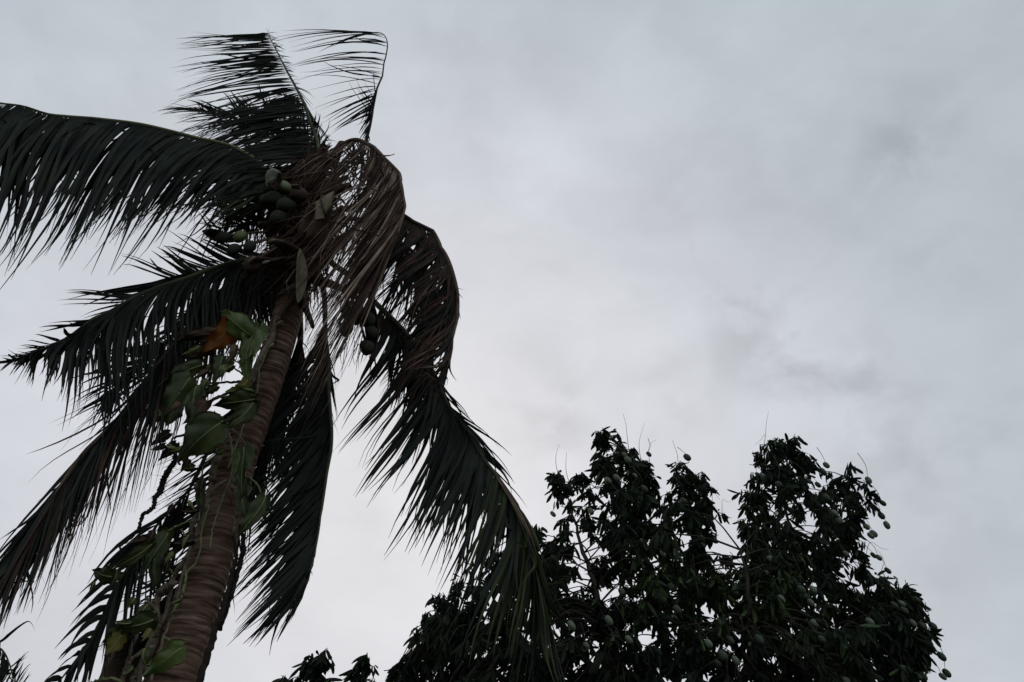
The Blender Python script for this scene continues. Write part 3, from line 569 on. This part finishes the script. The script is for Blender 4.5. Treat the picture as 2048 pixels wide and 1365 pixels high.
vstem([(480, 1050, 4.92), (486, 1090, 4.92), (478, 1140, 4.92), (462, 1190, 4.92), (440, 1260, 4.92)], [.012, .018, .014], 'root')
vstem([(468, 965, 4.74), (478, 953, 4.73), (500, 957, 4.72), (518, 975, 4.72), (524, 992, 4.72)], [.008, .007, .005], 'petiole')
vstem([(282, 1242, 4.75), (265, 1247, 4.74), (240, 1258, 4.73), (215, 1270, 4.72)], [.008, .007, .005], 'petiole')
vstem([(328, 1272, 4.7), (345, 1288, 4.68), (358, 1300, 4.66)], [.006, .005, .005], 'petiole')
vstem([(362, 1058, 4.82), (372, 1075, 4.8), (380, 1100, 4.8)], [.006, .006, .006], 'petiole')
vstem([(500, 760, 4.8), (470, 765, 4.76), (430, 766, 4.72), (400, 772, 4.72)], [.012, .009, .007], 'root')
vstem([(495, 745, 4.8), (480, 728, 4.77), (460, 715, 4.75), (440, 712, 4.74)], [.008, .006, .006], 'root')
vstem([(490, 752, 4.8), (470, 738, 4.77), (455, 735, 4.75), (446, 742, 4.74)], [.008, .006, .006], 'root')
vstem([(493, 765, 4.78), (500, 740, 4.74), (494, 715, 4.72), (482, 690, 4.7)], [.008, .006, .006], 'petiole')
vstem([(494, 765, 4.76), (504, 780, 4.74), (508, 800, 4.73)], [.007, .006, .005], 'petiole')
vstem([(470, 845, 4.76), (455, 850, 4.74), (440, 838, 4.72), (428, 822, 4.7)], [.006, .006, .005], 'petiole')
vstem([(408, 800, 4.7), (410, 820, 4.7), (409, 845, 4.7)], [.006, .005, .004], 'petiole')
vstem([(505, 765, 4.8), (450, 790, 4.78), (425, 800, 4.76), (415, 812, 4.75)], [.012, .014, .012], 'stem')
vstem([(500, 700, 4.76), (480, 660, 4.70), (470, 650, 4.68)], [.006, .005, .005], 'petiole')
vstem([(360, 930, 4.75), (350, 905, 4.72), (345, 880, 4.7), (370, 870, 4.72), (410, 860, 4.76)], [.008, .008, .01], 'root')
for pts, rr_ in (([(500, 770, 4.78), (498, 820, 4.76), (476, 880, 4.76), (455, 940, 4.78)], .006), ([(540, 690, 4.8), (520, 740, 4.78), (512, 790, 4.76), (480, 850, 4.74)], .005),
    ([(418, 1010, 4.8), (404, 1060, 4.8), (398, 1110, 4.8), (372, 1150, 4.78)], .006), ([(384, 1085, 4.8), (366, 1150, 4.8), (350, 1215, 4.78), (322, 1290, 4.76), (300, 1370, 4.74)], .009),
    ([(330, 1180, 4.84), (290, 1240, 4.84), (262, 1300, 4.84), (240, 1380, 4.84)], .012), ([(345, 1160, 4.86), (330, 1230, 4.86), (285, 1320, 4.84), (275, 1400, 4.82)], .016), ([(440, 905, 4.8), (410, 930, 4.8), (398, 968, 4.8)], .006),
    ([(395, 1040, 4.82), (360, 1050, 4.8), (335, 1062, 4.75)], .006), ([(350, 1150, 4.84), (322, 1120, 4.8), (305, 1090, 4.75)], .007), ([(310, 1200, 4.84), (280, 1225, 4.82), (255, 1262, 4.8), (215, 1330, 4.8)], .010),
    ([(460, 960, 4.78), (440, 1010, 4.78), (425, 1060, 4.79), (420, 1100, 4.8)], .005)):
    vstem(pts, rr_, 'stem' if rr_ > .007 else 'petiole', sides=6)
# knotted aerial root dangling free, with rootlets
rp = [(352, 905, 4.6), (348, 925, 4.6), (335, 945, 4.6), (325, 965, 4.6), (322, 982, 4.6), (310, 998, 4.6), (305, 1018, 4.6), (285, 1032, 4.6), (278, 1055, 4.6), (262, 1075, 4.6), (243, 1092, 4.6), (240, 1106, 4.6), (246, 1116, 4.6)]
ro = vstem(rp, [.012, .022, .020, .014, .012, .008, .005], 'root', 'dangling_root', bumps=.5)
ac = Acc(); q = catmull([P(*a) for a in rp], 60)
for k in range(46):
    s = q[random.randrange(6, 34)]; d = np.random.normal(0, 1, 3); d[2] -= .3; e = s+unit(d)*random.uniform(.03, .085)
    ac.add(*tube([s, (s+e)/2+np.random.normal(0, .008, 3), e], [.002, .0016, .0007], 4))
mesh('rootlet', ac.V, ac.F, M['root'], vine, q[0], kind='stuff')
def vleaf(bx, by, tx, ty, wpx, m, Y=4.6, tilt=.3, fold=.35, curl=.2, label=None, ty_off=0.0):
    b = P(bx, by, Y); t = P(tx, ty, Y+ty_off); ax = t-b; Ln = np.linalg.norm(ax); ax /= Ln
    z = proj(b)[2]; w = wpx*z/FPX
    nf = unit(CAM-b + np.array([tilt*3, 0, -1.5+tilt])); sd = unit(np.cross(ax, nf)); nf = np.cross(sd, ax)
    n = 16; k = 11; V = []; F = []
    prof = [0.30, .66, .88, .98, 1, .98, .95, .89, .82, .73, .63, .52, .41, .30, .20, .10, .015]
    for layer in (0, 1):
        for i in range(n+1):
            u = i/n; ww = w/2*prof[i]
            for j in range(k):
                v = j/(k-1)*2-1; lobe = -.13*Ln*(abs(v)**1.5)*max(0, 1-u*3)      # heart-shaped base
                wav = .055*Ln*math.sin(u*9+v*2+bx)*abs(v) + .03*Ln*math.sin(abs(v)*6-u*17+by)*abs(v) + .05*Ln*math.sin(v*3+bx)*u
                V.append(b + ax*(Ln*u+lobe) + sd*ww*v*(1-fold*.25*abs(v))*(1+.10*math.sin(u*15+by)+.07*math.sin(u*31+bx)) + sd*.06*Ln*math.sin(u*3+bx) + nf*(.010*Ln*math.sin((u*1.0+abs(v)*-.28)*46) - fold*ww*abs(v)**1.3 + curl*Ln*math.sin(math.pi*u)*.5 - curl*Ln*u*u*.4 + wav - .0025*layer))
    o = (n+1)*k
    for i in range(n):
        for j in range(k-1):
            a = i*k+j; F.append((a, a+1, a+k+1, a+k)); F.append((o+a, o+a+k, o+a+k+1, o+a+1))
        for j in (0, k-1): a = i*k+j; F.append((a, a+k, o+a+k, o+a))
    lf = mesh('leaf', V, F, M[m], vine, b, label=label)
    mid = [b + ax*Ln*(i/10) + sd*.06*Ln*math.sin(i/10*3+bx) + nf*(.05*Ln*0 + curl*Ln*math.sin(math.pi*i/10)*.5 - curl*Ln*(i/10)**2*.4 + .0025) for i in range(11)]
    V, F = tube(mid, np.linspace(.0055, .0015, 11), 5); mesh('midrib', V, F, M['petiole' if m in ('vine', 'vined', 'viney') else 'rachd'], lf, b)
    return lf
VL = [(502, 668, 430, 626, 58, 'vine', 4.55, .4), (468, 646, 398, 706, 52, 'vineo', 4.58, .2), (440, 668, 348, 684, 34, 'vineb', 4.6, .5), (425, 690, 352, 712, 30, 'vineb', 4.62, -.4),
      (508, 655, 500, 765, 56, 'vine', 4.62, -.4), (500, 650, 482, 735, 42, 'vine', 4.58, .5), (398, 697, 362, 708, 14, 'vine', 4.55, .2), (448, 716, 424, 765, 32, 'vined', 4.66, .4),
      (402, 730, 318, 775, 40, 'vined', 4.6, .2), (385, 760, 310, 840, 62, 'vined', 4.6, .5), (398, 774, 366, 862, 44, 'vined', 4.62, -.5), (360, 800, 330, 850, 48, 'vined', 4.63, .2),
      (508, 795, 425, 818, 50, 'vined', 4.62, .5), (506, 806, 450, 858, 42, 'vined', 4.64, -.3), (494, 760, 462, 792, 26, 'viney', 4.6, .4), (508, 790, 470, 775, 22, 'vine', 4.6, .2),
      (412, 800, 366, 850, 34, 'vineb', 4.62, .5), (440, 848, 356, 925, 84, 'vined', 4.58, .2), (445, 840, 400, 870, 40, 'vined', 4.6, .6), (482, 898, 488, 992, 44, 'vined', 4.66, -.6),
      (475, 905, 468, 955, 24, 'vine', 4.66, .5), (526, 990, 478, 1082, 42, 'vined', 4.68, .4), (490, 965, 500, 1050, 34, 'vined', 4.72, -.4), (404, 968, 394, 1045, 24, 'vined', 4.74, .3),
      (332, 1064, 292, 1150, 46, 'vined', 4.66, .3), (322, 1090, 298, 1190, 34, 'vined', 4.7, -.4), (300, 1085, 222, 1148, 30, 'vined', 4.6, .8), (224, 1152, 182, 1142, 40, 'vined', 4.6, .0),
      (235, 1140, 222, 1168, 30, 'vined', 4.62, .3), (190, 1166, 178, 1182, 10, 'vined', 4.6, .2), (306, 1236, 232, 1262, 52, 'vined', 4.62, .3), (250, 1250, 205, 1290, 36, 'vined', 4.66, .3),
      (242, 1270, 208, 1312, 38, 'viney', 4.64, .2), (300, 1258, 285, 1285, 16, 'viney', 4.6, .4), (366, 1300, 278, 1352, 50, 'vine', 4.52, .3), (340, 868, 300, 892, 24, 'root', 4.7, .4), (350, 885, 318, 925, 26, 'root', 4.7, -.3),
      (330, 890, 300, 900, 14, 'vined', 4.7, .4), (455, 975, 462, 1010, 14, 'vineb', 4.74, .3), (345, 1010, 332, 1040, 12, 'root', 4.7, .4)]  # leaves in the root colour: silhouette darkness is put into the colour
for a in VL:
    vleaf(a[0], a[1], a[2], a[3], a[4]*.98, a[5], a[6]-(.18 if a[1] < 870 else 0), a[7], fold=random.uniform(.15, .55), curl=random.uniform(.05, .3),
          label={'vineo': 'orange dying leaf', 'viney': 'yellowing leaf', 'vineb': 'shrivelled brown leaf'}.get(a[5]))

rv = random.Random(77)
VP = [(552, 650), (528, 705), (505, 760), (480, 700), (455, 730), (420, 740), (395, 780), (350, 790), (470, 830), (430, 880), (400, 900), (350, 900), (410, 950), (395, 1010), (370, 1090), (330, 1120), (300, 1100), (345, 1180), (310, 1220), (280, 1210), (250, 1190), (240, 1250), (300, 1300), (260, 1330), (330, 1330), (470, 800), (440, 760), (375, 730), (340, 840), (325, 1060)]
for k in range(46):
    x, y = VP[k % len(VP)]; x += rv.uniform(-22, 22); y += rv.uniform(-22, 22); an = rv.gauss(2.2, .7); l_ = rv.uniform(18, 42)
    vleaf(x, y, x+l_*math.cos(an), y+l_*abs(math.sin(an)), l_*rv.uniform(.45, .8), rv.choice(['vined', 'vined', 'vine', 'vined', 'vineb', 'root']), rv.uniform(4.3, 4.62) if y < 900 else rv.uniform(4.55, 4.7), rv.uniform(-.6, .6), rv.uniform(.3, .9), rv.uniform(.1, .6))  # 'root' picks are leaves painted dark to stand as backlit silhouettes
# broken second trunk behind the vine, lower left
b0 = P(255, 1365, 5.25); b0 = np.array([b0[0], b0[1], -.1])
st = empty('dead_trunk', (b0[0], b0[1], 0), 'short dead brown trunk behind vine leaves left of the leaning palm trunk', 'tree trunk')
bt = P(262, 1285, 5.25)
q = catmull([b0, (b0+bt)/2+np.array([.03, 0, 0]), bt], 60)
V, F = tube(q, [.155+.012*math.sin(i*1.1)-.02*i/60 for i in range(60)], 20, .10, seed=8); mesh('trunk', V, F, M['nutb'], st, (b0[0], b0[1], 0))
ac = Acc()
for k in range(26):
    an = random.uniform(0, 6.28); s = bt + np.array([math.cos(an)*.11, math.sin(an)*.11, -.03]); e = s + np.array([math.cos(an)*.03, math.sin(an)*.03, random.uniform(.03, .12)])
    ac.add(*tube([s, (s+e)/2, e], [.03, .016, .002], 5))
mesh('splinter', ac.V, ac.F, M['fibre'], st, bt, kind='stuff')

# ------------------------------------------------------------------ second palm, mostly outside the frame at the lower left
f2 = P(-260, 1365, 6.5); f2 = np.array([f2[0], f2[1], 0.])
palm2 = empty('coconut_palm', f2, 'palm at the lower left edge, only two curled frond tips reaching into view', 'palm tree')
c2 = P(-230, 1330, 6.5); q = catmull([f2-[0, 0, .1], (f2+c2)/2+[.06, 0, 0], c2], 120)
V, F = tube(q, [.15-.04*i/120+.006*(i % 4 == 0) for i in range(120)], 20, .05); mesh('trunk', V, F, M['trunk'], palm2, f2)
def C2(*a): return a
frond(palm2, [(-230, 1330, 6.5), (-160, 1270, 6.4), (-80, 1262, 6.3), (-20, 1290, 6.2), (14, 1312, 6.15), (22, 1345, 6.1), (26, 1400, 6.0)], [
  side(26, [(.2, -140, 1400, 6.2), (.6, -60, 1420, 6.1), (.8, -20, 1400, 6.1), (1, 10, 1460, 6.0)], w=.04, jit=.05),
  side(10, [(.62, 2, 1296, 6.1), (.8, -14, 1345, 6.1), (.9, 6, 1360, 6.0)], w=.04, jit=.03),
  side(26, [(.8, 40, 1318, 6.1), (.86, 52, 1312, 6.1), (1, 44, 1352, 6.0)], w=.03, jit=.03, clump=1, up=0, fwd=.1)], seed=41, r0=.02)
frond(palm2, [(-230, 1330, 6.5), (-200, 1230, 6.7), (-120, 1180, 6.9), (-60, 1190, 7.0)], [
  side(30, [(.1, -200, 1450, 6.4), (.5, -120, 1400, 6.6), (1, -40, 1330, 6.8)], w=.04, jit=.06),
  side(30, [(.1, -120, 1380, 6.4), (.5, -70, 1300, 6.6), (1, -20, 1230, 6.8)], w=.04, jit=.06)], seed=42, r0=.02)
frond(palm2, [(-230, 1330, 6.5), (-300, 1240, 6.4), (-400, 1240, 6.2), (-480, 1300, 6.0)], [
  side(40, [(.1, -280, 1450, 6.4), (.5, -380, 1420, 6.2), (1, -520, 1400, 6.0)], w=.04, jit=.06),
  side(40, [(.1, -300, 1350, 6.4), (.5, -420, 1330, 6.2), (1, -540, 1340, 6.0)], w=.04, jit=.06)], seed=43, r0=.02)
for e in (((0, 1284, 6.1), (20, 1268, 6.1), (40, 1252, 6.1), (57, 1243, 6.1), (66, 1252, 6.1), (69, 1262, 6.1)),):
    s = P(-40, 1300, 6.1); q = catmull([s]+[P(*a) for a in e], 24)
    V, F = tube(q, np.r_[np.linspace(.004, .013, 10), np.linspace(.013, .001, 14)], 6, oval=.35)
    fr0 = [o for o in palm2.children if o.name.startswith('frond')][0]
    mesh('leaflet', V, F, M['leaf'], fr0, s)
flush(50)

# ------------------------------------------------------------------ mango trees
def leaf_template(bend, fold, n=6):
    V = []; F = []
    pr = [.10, .60, .92, 1, .92, .66, .08]
    x = 0; z = 0; a = bend*.3
    for i in range(n+1):
        w = .5*pr[i]
        V += [(x, -w, z-fold*w), (x, 0, z), (x, w, z-fold*w)]
        x += math.cos(a)/n; z -= math.sin(a)/n; a += bend/n
    for i in range(n):
        for j in (0, 1): F.append((i*3+j, i*3+j+1, (i+1)*3+j+1, (i+1)*3+j))
    return np.array(V), F
TEMPL = [leaf_template(b, f) for b, f in ((.3, .25), (.8, .35), (1.5, .3), (1.1, .5))]
TMESH = {}
def in_poly(x, y, poly):
    c = False; j = len(poly)-1
    for i in range(len(poly)):
        xi, yi = poly[i]; xj, yj = poly[j]
        if (yi > y) != (yj > y) and x < (xj-xi)*(y-yi)/(yj-yi)+xi: c = not c
        j = i
    return c
def edge_dist(x, y, poly):
    best = 1e9
    for i in range(len(poly)):
        a = np.array(poly[i-1]); b = np.array(poly[i]); d = b-a; u = min(max(((x-a[0])*d[0]+(y-a[1])*d[1])/(d@d), 0), 1)
        q = a+d*u; best = min(best, math.hypot(q[0]-x, q[1]-y))
    return best
def mango_tree(name, label, base, trunk_pts, limbs, lobes, holes, nclust, Yc, nobj, extra=(), ls=(.115, .21), mat_small='mleaf', seed=5, group=None, sprigs=(), poly=None, lw=.24):
    rg = random.Random(seed); nr = np.random.RandomState(seed)
    root = empty(name, base, label, 'tree', group)
    q = catmull(trunk_pts, 40); V, F = tube(q, np.linspace(.26, .13, 40)*(.5+.5*min(1, len(limbs)/5)), 16, .12, seed=2); mesh('trunk', V, F, M['bark'], root, base)
    nodes = [q[i] for i in range(18, 40, 2)]
    for lm in limbs:
        pts = [np.array(a) for a in lm]; q2 = catmull(pts, 26); s = q[np.argmin(np.linalg.norm(q-q2[0], axis=1))]
        q2 = catmull([s]+pts[1:], 26) ; V, F = tube(q2+nr.normal(0, .012, q2.shape), np.linspace(.055, .008, 26), 8, .15); mesh('limb', V, F, M['bark'], root, q2[0])
        nodes += list(q2[3:])
    # clusters of leaves at twig ends
    C = []
    while len(C) < nclust:
        x = rg.uniform(min(p[0] for p in poly), max(p[0] for p in poly)); y = rg.uniform(min(p[1] for p in poly), max(p[1] for p in poly))
        if not in_poly(x, y, poly): continue
        if any(math.hypot((x-h[0])/h[2], (y-h[1])/h[3]) < 1 for h in holes): continue
        e = edge_dist(x, y, poly)
        th = min(1.2, .15+e/110.0)
        C.append((P(x, y, Yc+rg.uniform(-1, 1)*th), min(1, .78+e/120)))
    for (x, y) in sprigs: C.append((P(x, y, Yc+rg.uniform(-.2, .2)), .8))
    nodes_a = np.array(nodes); tw = Acc(); leaves = []
    for c, sc in C:
        d = np.linalg.norm(nodes_a-c, axis=1); nd = nodes_a[np.argmin(d)]; dist = d.min()
        mid = (nd+c)/2 + np.array([0, 0, .12*dist]) + nr.normal(0, .04*dist, 3)
        tw.add(*tube(catmull([nd, mid, c], 7), np.linspace(.007+.004*min(dist, 1.5), .003, 7), 5))
        tdir = unit(c-mid); nl = rg.randint(9, 15)
        for k in range(nl):
            an = rg.uniform(0, 6.28); rad_ = np.array([math.cos(an), math.sin(an), 0])
            dr = unit(rad_*rg.uniform(.35, 1) + tdir*.35 + np.array([-.22, 0, -1])*abs(rg.gauss(1.05, .5)) + (np.array([0, 0, .7]) if rg.random() < .10 else 0))
            ps = c - tdir*rg.uniform(0, .13) + nr.normal(0, .012, 3)
            Ln = rg.uniform(*ls)*sc; up = unit(np.array([rg.gauss(0, .5), rg.gauss(0, .5), 1.])); yv = unit(np.cross(up, dr)); zv = np.cross(dr, yv)
            leaves.append((ps, dr, yv, zv, Ln, Ln*lw*rg.uniform(.8, 1.2), rg.randrange(4), rg.random()))
    mesh('twig', tw.V, tw.F, M['bark'], root, base, kind='stuff')
    # leaves nearest the camera stay single objects, the rest is one mass
    def key(l):
        x, y, z = proj(l[0]); return z if (0 < x < 2048 and 0 < y < 1365) else 99+z
    leaves.sort(key=lambda l: key(l) - l[4]*5)
    accs = {'n': [[], []], 'l': [[], []]}; offs = {'n': 0, 'l': 0}
    for i, (ps, dr, yv, zv, Ln, Wd, ti, rnd) in enumerate(leaves):
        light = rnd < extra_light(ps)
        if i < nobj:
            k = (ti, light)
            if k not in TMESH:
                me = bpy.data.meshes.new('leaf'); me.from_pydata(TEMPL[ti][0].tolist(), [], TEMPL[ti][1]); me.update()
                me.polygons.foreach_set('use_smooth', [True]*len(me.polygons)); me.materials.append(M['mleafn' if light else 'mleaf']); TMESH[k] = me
            o = bpy.data.objects.new('leaf', TMESH[k]); COL.objects.link(o); o.parent = root
            mt = Matrix.Identity(4)
            for r in range(3): mt[r][0] = dr[r]*Ln; mt[r][1] = yv[r]*Wd; mt[r][2] = zv[r]*Ln; mt[r][3] = ps[r]-base[r]
            o.matrix_local = mt
        else:
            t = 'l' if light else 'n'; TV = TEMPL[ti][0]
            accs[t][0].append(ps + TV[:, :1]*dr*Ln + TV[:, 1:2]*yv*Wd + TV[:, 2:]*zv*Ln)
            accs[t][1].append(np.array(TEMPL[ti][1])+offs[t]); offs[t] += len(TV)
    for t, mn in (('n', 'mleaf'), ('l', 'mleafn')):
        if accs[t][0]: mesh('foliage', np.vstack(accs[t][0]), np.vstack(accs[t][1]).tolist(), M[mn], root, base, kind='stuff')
    return root
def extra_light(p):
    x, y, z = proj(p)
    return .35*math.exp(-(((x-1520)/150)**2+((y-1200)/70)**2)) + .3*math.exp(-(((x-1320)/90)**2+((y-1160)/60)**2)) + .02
OUT = [(770, 1500), (775, 1350), (810, 1300), (818, 1255), (850, 1215), (868, 1180), (905, 1172), (935, 1130), (975, 1100), (1000, 1068), (1050, 1050), (1085, 1040), (1125, 1045), (1148, 1085), (1160, 1140), (1185, 1160), (1192, 1120),
       (1178, 1070), (1150, 1030), (1112, 1010), (1100, 960), (1104, 935), (1130, 940), (1142, 975), (1165, 940), (1185, 950), (1182, 900), (1186, 865), (1204, 855), (1212, 905), (1222, 862), (1246, 872), (1262, 895), (1296, 900), (1304, 930),
       (1338, 950), (1346, 918), (1376, 914), (1384, 950), (1410, 938), (1424, 975), (1446, 1020), (1450, 1050), (1430, 1070), (1428, 1125), (1448, 1135), (1462, 1105), (1458, 1060), (1470, 1010), (1460, 985), (1482, 975), (1492, 920), (1528, 875),
       (1590, 868), (1628, 882), (1640, 945), (1672, 945), (1704, 918), (1722, 950), (1752, 985), (1750, 1020), (1728, 1060), (1735, 1120), (1772, 1148), (1812, 1155), (1836, 1195), (1856, 1250), (1866, 1290), (1845, 1360), (1800, 1500)]
HOLES = [(1165, 1105, 36, 48), (1450, 1005, 26, 80), (1475, 1315, 34, 46), (1330, 935, 14, 40), (1662, 925, 12, 24), (1205, 1000, 10, 12), (1600, 1040, 12, 14), (1520, 1120, 14, 10), (1400, 1200, 10, 14), (1580, 1330, 16, 20), (1040, 1180, 18, 16), (1740, 1320, 10, 16), (1265, 1005, 14, 10), (1345, 985, 16, 14), (1190, 1290, 18, 24), (1680, 1205, 16, 22), (1540, 1000, 16, 26), (1215, 1180, 16, 22), (960, 1225, 12, 18), (1370, 1085, 12, 10), (1300, 1270, 14, 16), (1665, 1310, 14, 16), (1255, 1095, 14, 12), (880, 1340, 26, 14), (1000, 1330, 20, 20), (1600, 1255, 12, 12), (1180, 1220, 14, 14), (1150, 1330, 12, 20), (1690, 1140, 20, 12), (1760, 1240, 14, 12), (1420, 1320, 8, 16)]
YM = 8.0
mb = P(1420, 1365, YM); mb = np.array([mb[0], mb[1], 0.])
fork = P(1410, 1480, YM)
mt_ = mango_tree('mango_tree', 'large dark mango tree hung with many pale green fruits, filling the lower right', mb,
    [mb-[0, 0, .1], mb+[.05, .05, 1.2], fork*.5+mb*.5+[0, 0, .5], fork],
    [[fork, P(1330, 1300, 8.1), P(1290, 1100, 8.0), P(1248, 900, 8.0)], [fork, P(1520, 1280, 8.0), P(1550, 1080, 7.9), P(1580, 900, 8.0)], [fork, P(1240, 1330, 7.7), P(1190, 1180, 7.6), P(1130, 980, 7.9)],
     [fork, P(1600, 1330, 7.8), P(1720, 1240, 7.8), P(1820, 1200, 8.0)], [fork, P(1560, 1250, 8.4), P(1660, 1100, 8.2), P(1700, 960, 8.1)], [fork, P(1380, 1250, 8.3), P(1390, 1100, 8.1), P(1390, 960, 8.0)],
     [fork, P(1150, 1380, 8.0), P(1000, 1280, 8.0), P(900, 1230, 8.0)], [fork, P(1180, 1330, 8.2), P(1100, 1200, 8.1), P(1070, 1080, 8.0)], [fork, P(1480, 1300, 7.3), P(1500, 1200, 7.0), P(1480, 1100, 7.0)]],
    None, HOLES, 1850, YM, 300, poly=OUT, seed=6,
    sprigs=[(1190, 862), (1232, 862), (1118, 942), (1165, 948), (1360, 922), (1405, 945), (1545, 878), (1600, 872), (1700, 925), (1590, 868), (1735, 965), (1810, 1160), (1840, 1200), (825, 1262), (862, 1188), (912, 1180), (1450, 1030), (790, 1345), (1425, 975), (1865, 1270), (1478, 985), (1752, 1000), (1268, 895)])
# fruits
def zz(ox, oy, lst, s=2.504): return [(ox+x/s, oy+y/s) for x, y in lst]
FR = zz(1050, 820, [(620,222),(498,225),(515,250),(812,238),(460,340),(550,330),(330,508),(415,355),(140,522),(230,545),(795,455),(598,395),(885,645),(890,680),(778,750),(955,655),(685,945),(485,912),(497,965),(570,912),(735,890),(865,878),(690,720),(1108,803),(1053,915),(920,1170),(1028,1153),(308,1182),(750,1050),(763,1000),(990,1230),(1055,1255),(965,1270),(232,1080),(420,1055),(590,660),(520,1150)]) + \
     zz(1450, 820, [(507,277),(490,310),(418,358),(465,375),(270,372),(190,335),(165,325),(508,440),(550,520),(572,550),(790,467),(783,530),(810,577),(718,352),(708,585),(745,620),(730,630),(743,728),(770,740),(605,720),(230,748),(198,808),(107,805),(383,900),(440,900),(283,948),(447,1070),(485,1150),(628,1248),(655,1252),(477,1300),(430,965),(848,978),(885,970),(897,1005),(938,1068),(985,1080),(960,950),(1040,1083),(1085,1235),(1110,1318),(1090,1335),(990,1283),(988,1333),(315,1130),(135,1187),(172,1150),(25,1155),(895,1300),(965,1335),(610,1360),(815,805),(403,935),(725,1060)])
for i, (x, y) in enumerate(FR):
    e = edge_dist(x, y, OUT); ins = in_poly(x, y, OUT)
    Y = YM - (min(1.25, .15+e/110.0)*random.uniform(.55, 1.05) if ins else 0)
    c = P(x, y, Y); z = proj(c)[2]; rl = random.uniform(.032, .050); ax = unit(np.array([random.uniform(-.2, .2), random.uniform(-.2, .2), -1]))
    V, F = ellipsoid(c, ax, rl*random.uniform(.72, .85), rl, 12, 8, .0)
    V = [v + np.array([.012, 0, 0])*math.sin((v-c)@ax/rl*1.5) for v in V]
    o = mesh('mango', V, F, M['mango' if random.random() < .5 else 'mangod'], mt_, c)
    h = random.uniform(.14, .36); s = c-ax*rl; tp = s + np.array([random.uniform(-.12, .06), random.uniform(0, .2), h])
    V, F = tube(catmull([s, (s+tp)/2+np.array([random.uniform(0, .05), random.uniform(-.03, .03), 0]), tp], 8), np.linspace(.0022, .004, 8), 5); mesh('stalk', V, F, M['mstalk'], o, s)
# dry flower stalks sticking out of the top
for pts in ([(1112, 930), (1113, 905), (1120, 888)], [(1132, 940), (1133, 905)], [(1255, 880), (1252, 850), (1246, 828)], [(1278, 890), (1284, 862), (1289, 846)], [(1297, 900), (1304, 885), (1314, 880)],
            [(1355, 912), (1349, 893), (1345, 880)], [(1531, 868), (1533, 845), (1537, 824)], [(1530, 870), (1520, 882), (1508, 890)], [(1425, 985), (1432, 990), (1440, 1000)], [(1740, 1085), (1762, 1097), (1778, 1100)], [(1445, 1000), (1455, 1005), (1462, 1003)], [(1765, 1135), (1768, 1120), (1755, 1100)]):
    q = catmull([P(pts[0][0]+(1420-pts[0][0])*.03, pts[0][1]+34, YM)] + [P(x, y, YM) for x, y in pts], 12); V, F = tube(q, np.linspace(.004, .0015, 12), 4); mesh('flower_stalk', V, F, M['mstalk'], mt_, q[0])

# tips of another tree at the bottom of the frame
P2 = [(540, 1500), (545, 1355), (575, 1345), (598, 1345), (602, 1308), (622, 1300), (640, 1322), (655, 1290), (666, 1312), (676, 1345), (692, 1342), (712, 1318), (735, 1300), (752, 1330), (757, 1420), (760, 1500)]
Y2 = 9.0
m2 = P(650, 1365, Y2); m2 = np.array([m2[0], m2[1], 0.]); fk2 = P(650, 1560, Y2)
mango_tree('mango_tree', 'leafy dark treetop with only its highest sprigs showing at the bottom edge', m2, [m2-[0, 0, .1], (m2+fk2)/2+[.05, 0, 0], fk2],
    [[fk2, P(640, 1440, Y2), P(625, 1330, Y2)], [fk2, P(700, 1440, Y2), P(735, 1320, Y2)], [fk2, P(600, 1450, Y2), P(572, 1365, Y2)]],
    None, [], 90, Y2, 60, poly=P2, seed=9, sprigs=[(656, 1296), (735, 1305), (622, 1308), (570, 1350), (700, 1340), (750, 1335), (640, 1325), (725, 1315), (606, 1330), (560, 1358)], ls=(.15, .24), lw=.24)
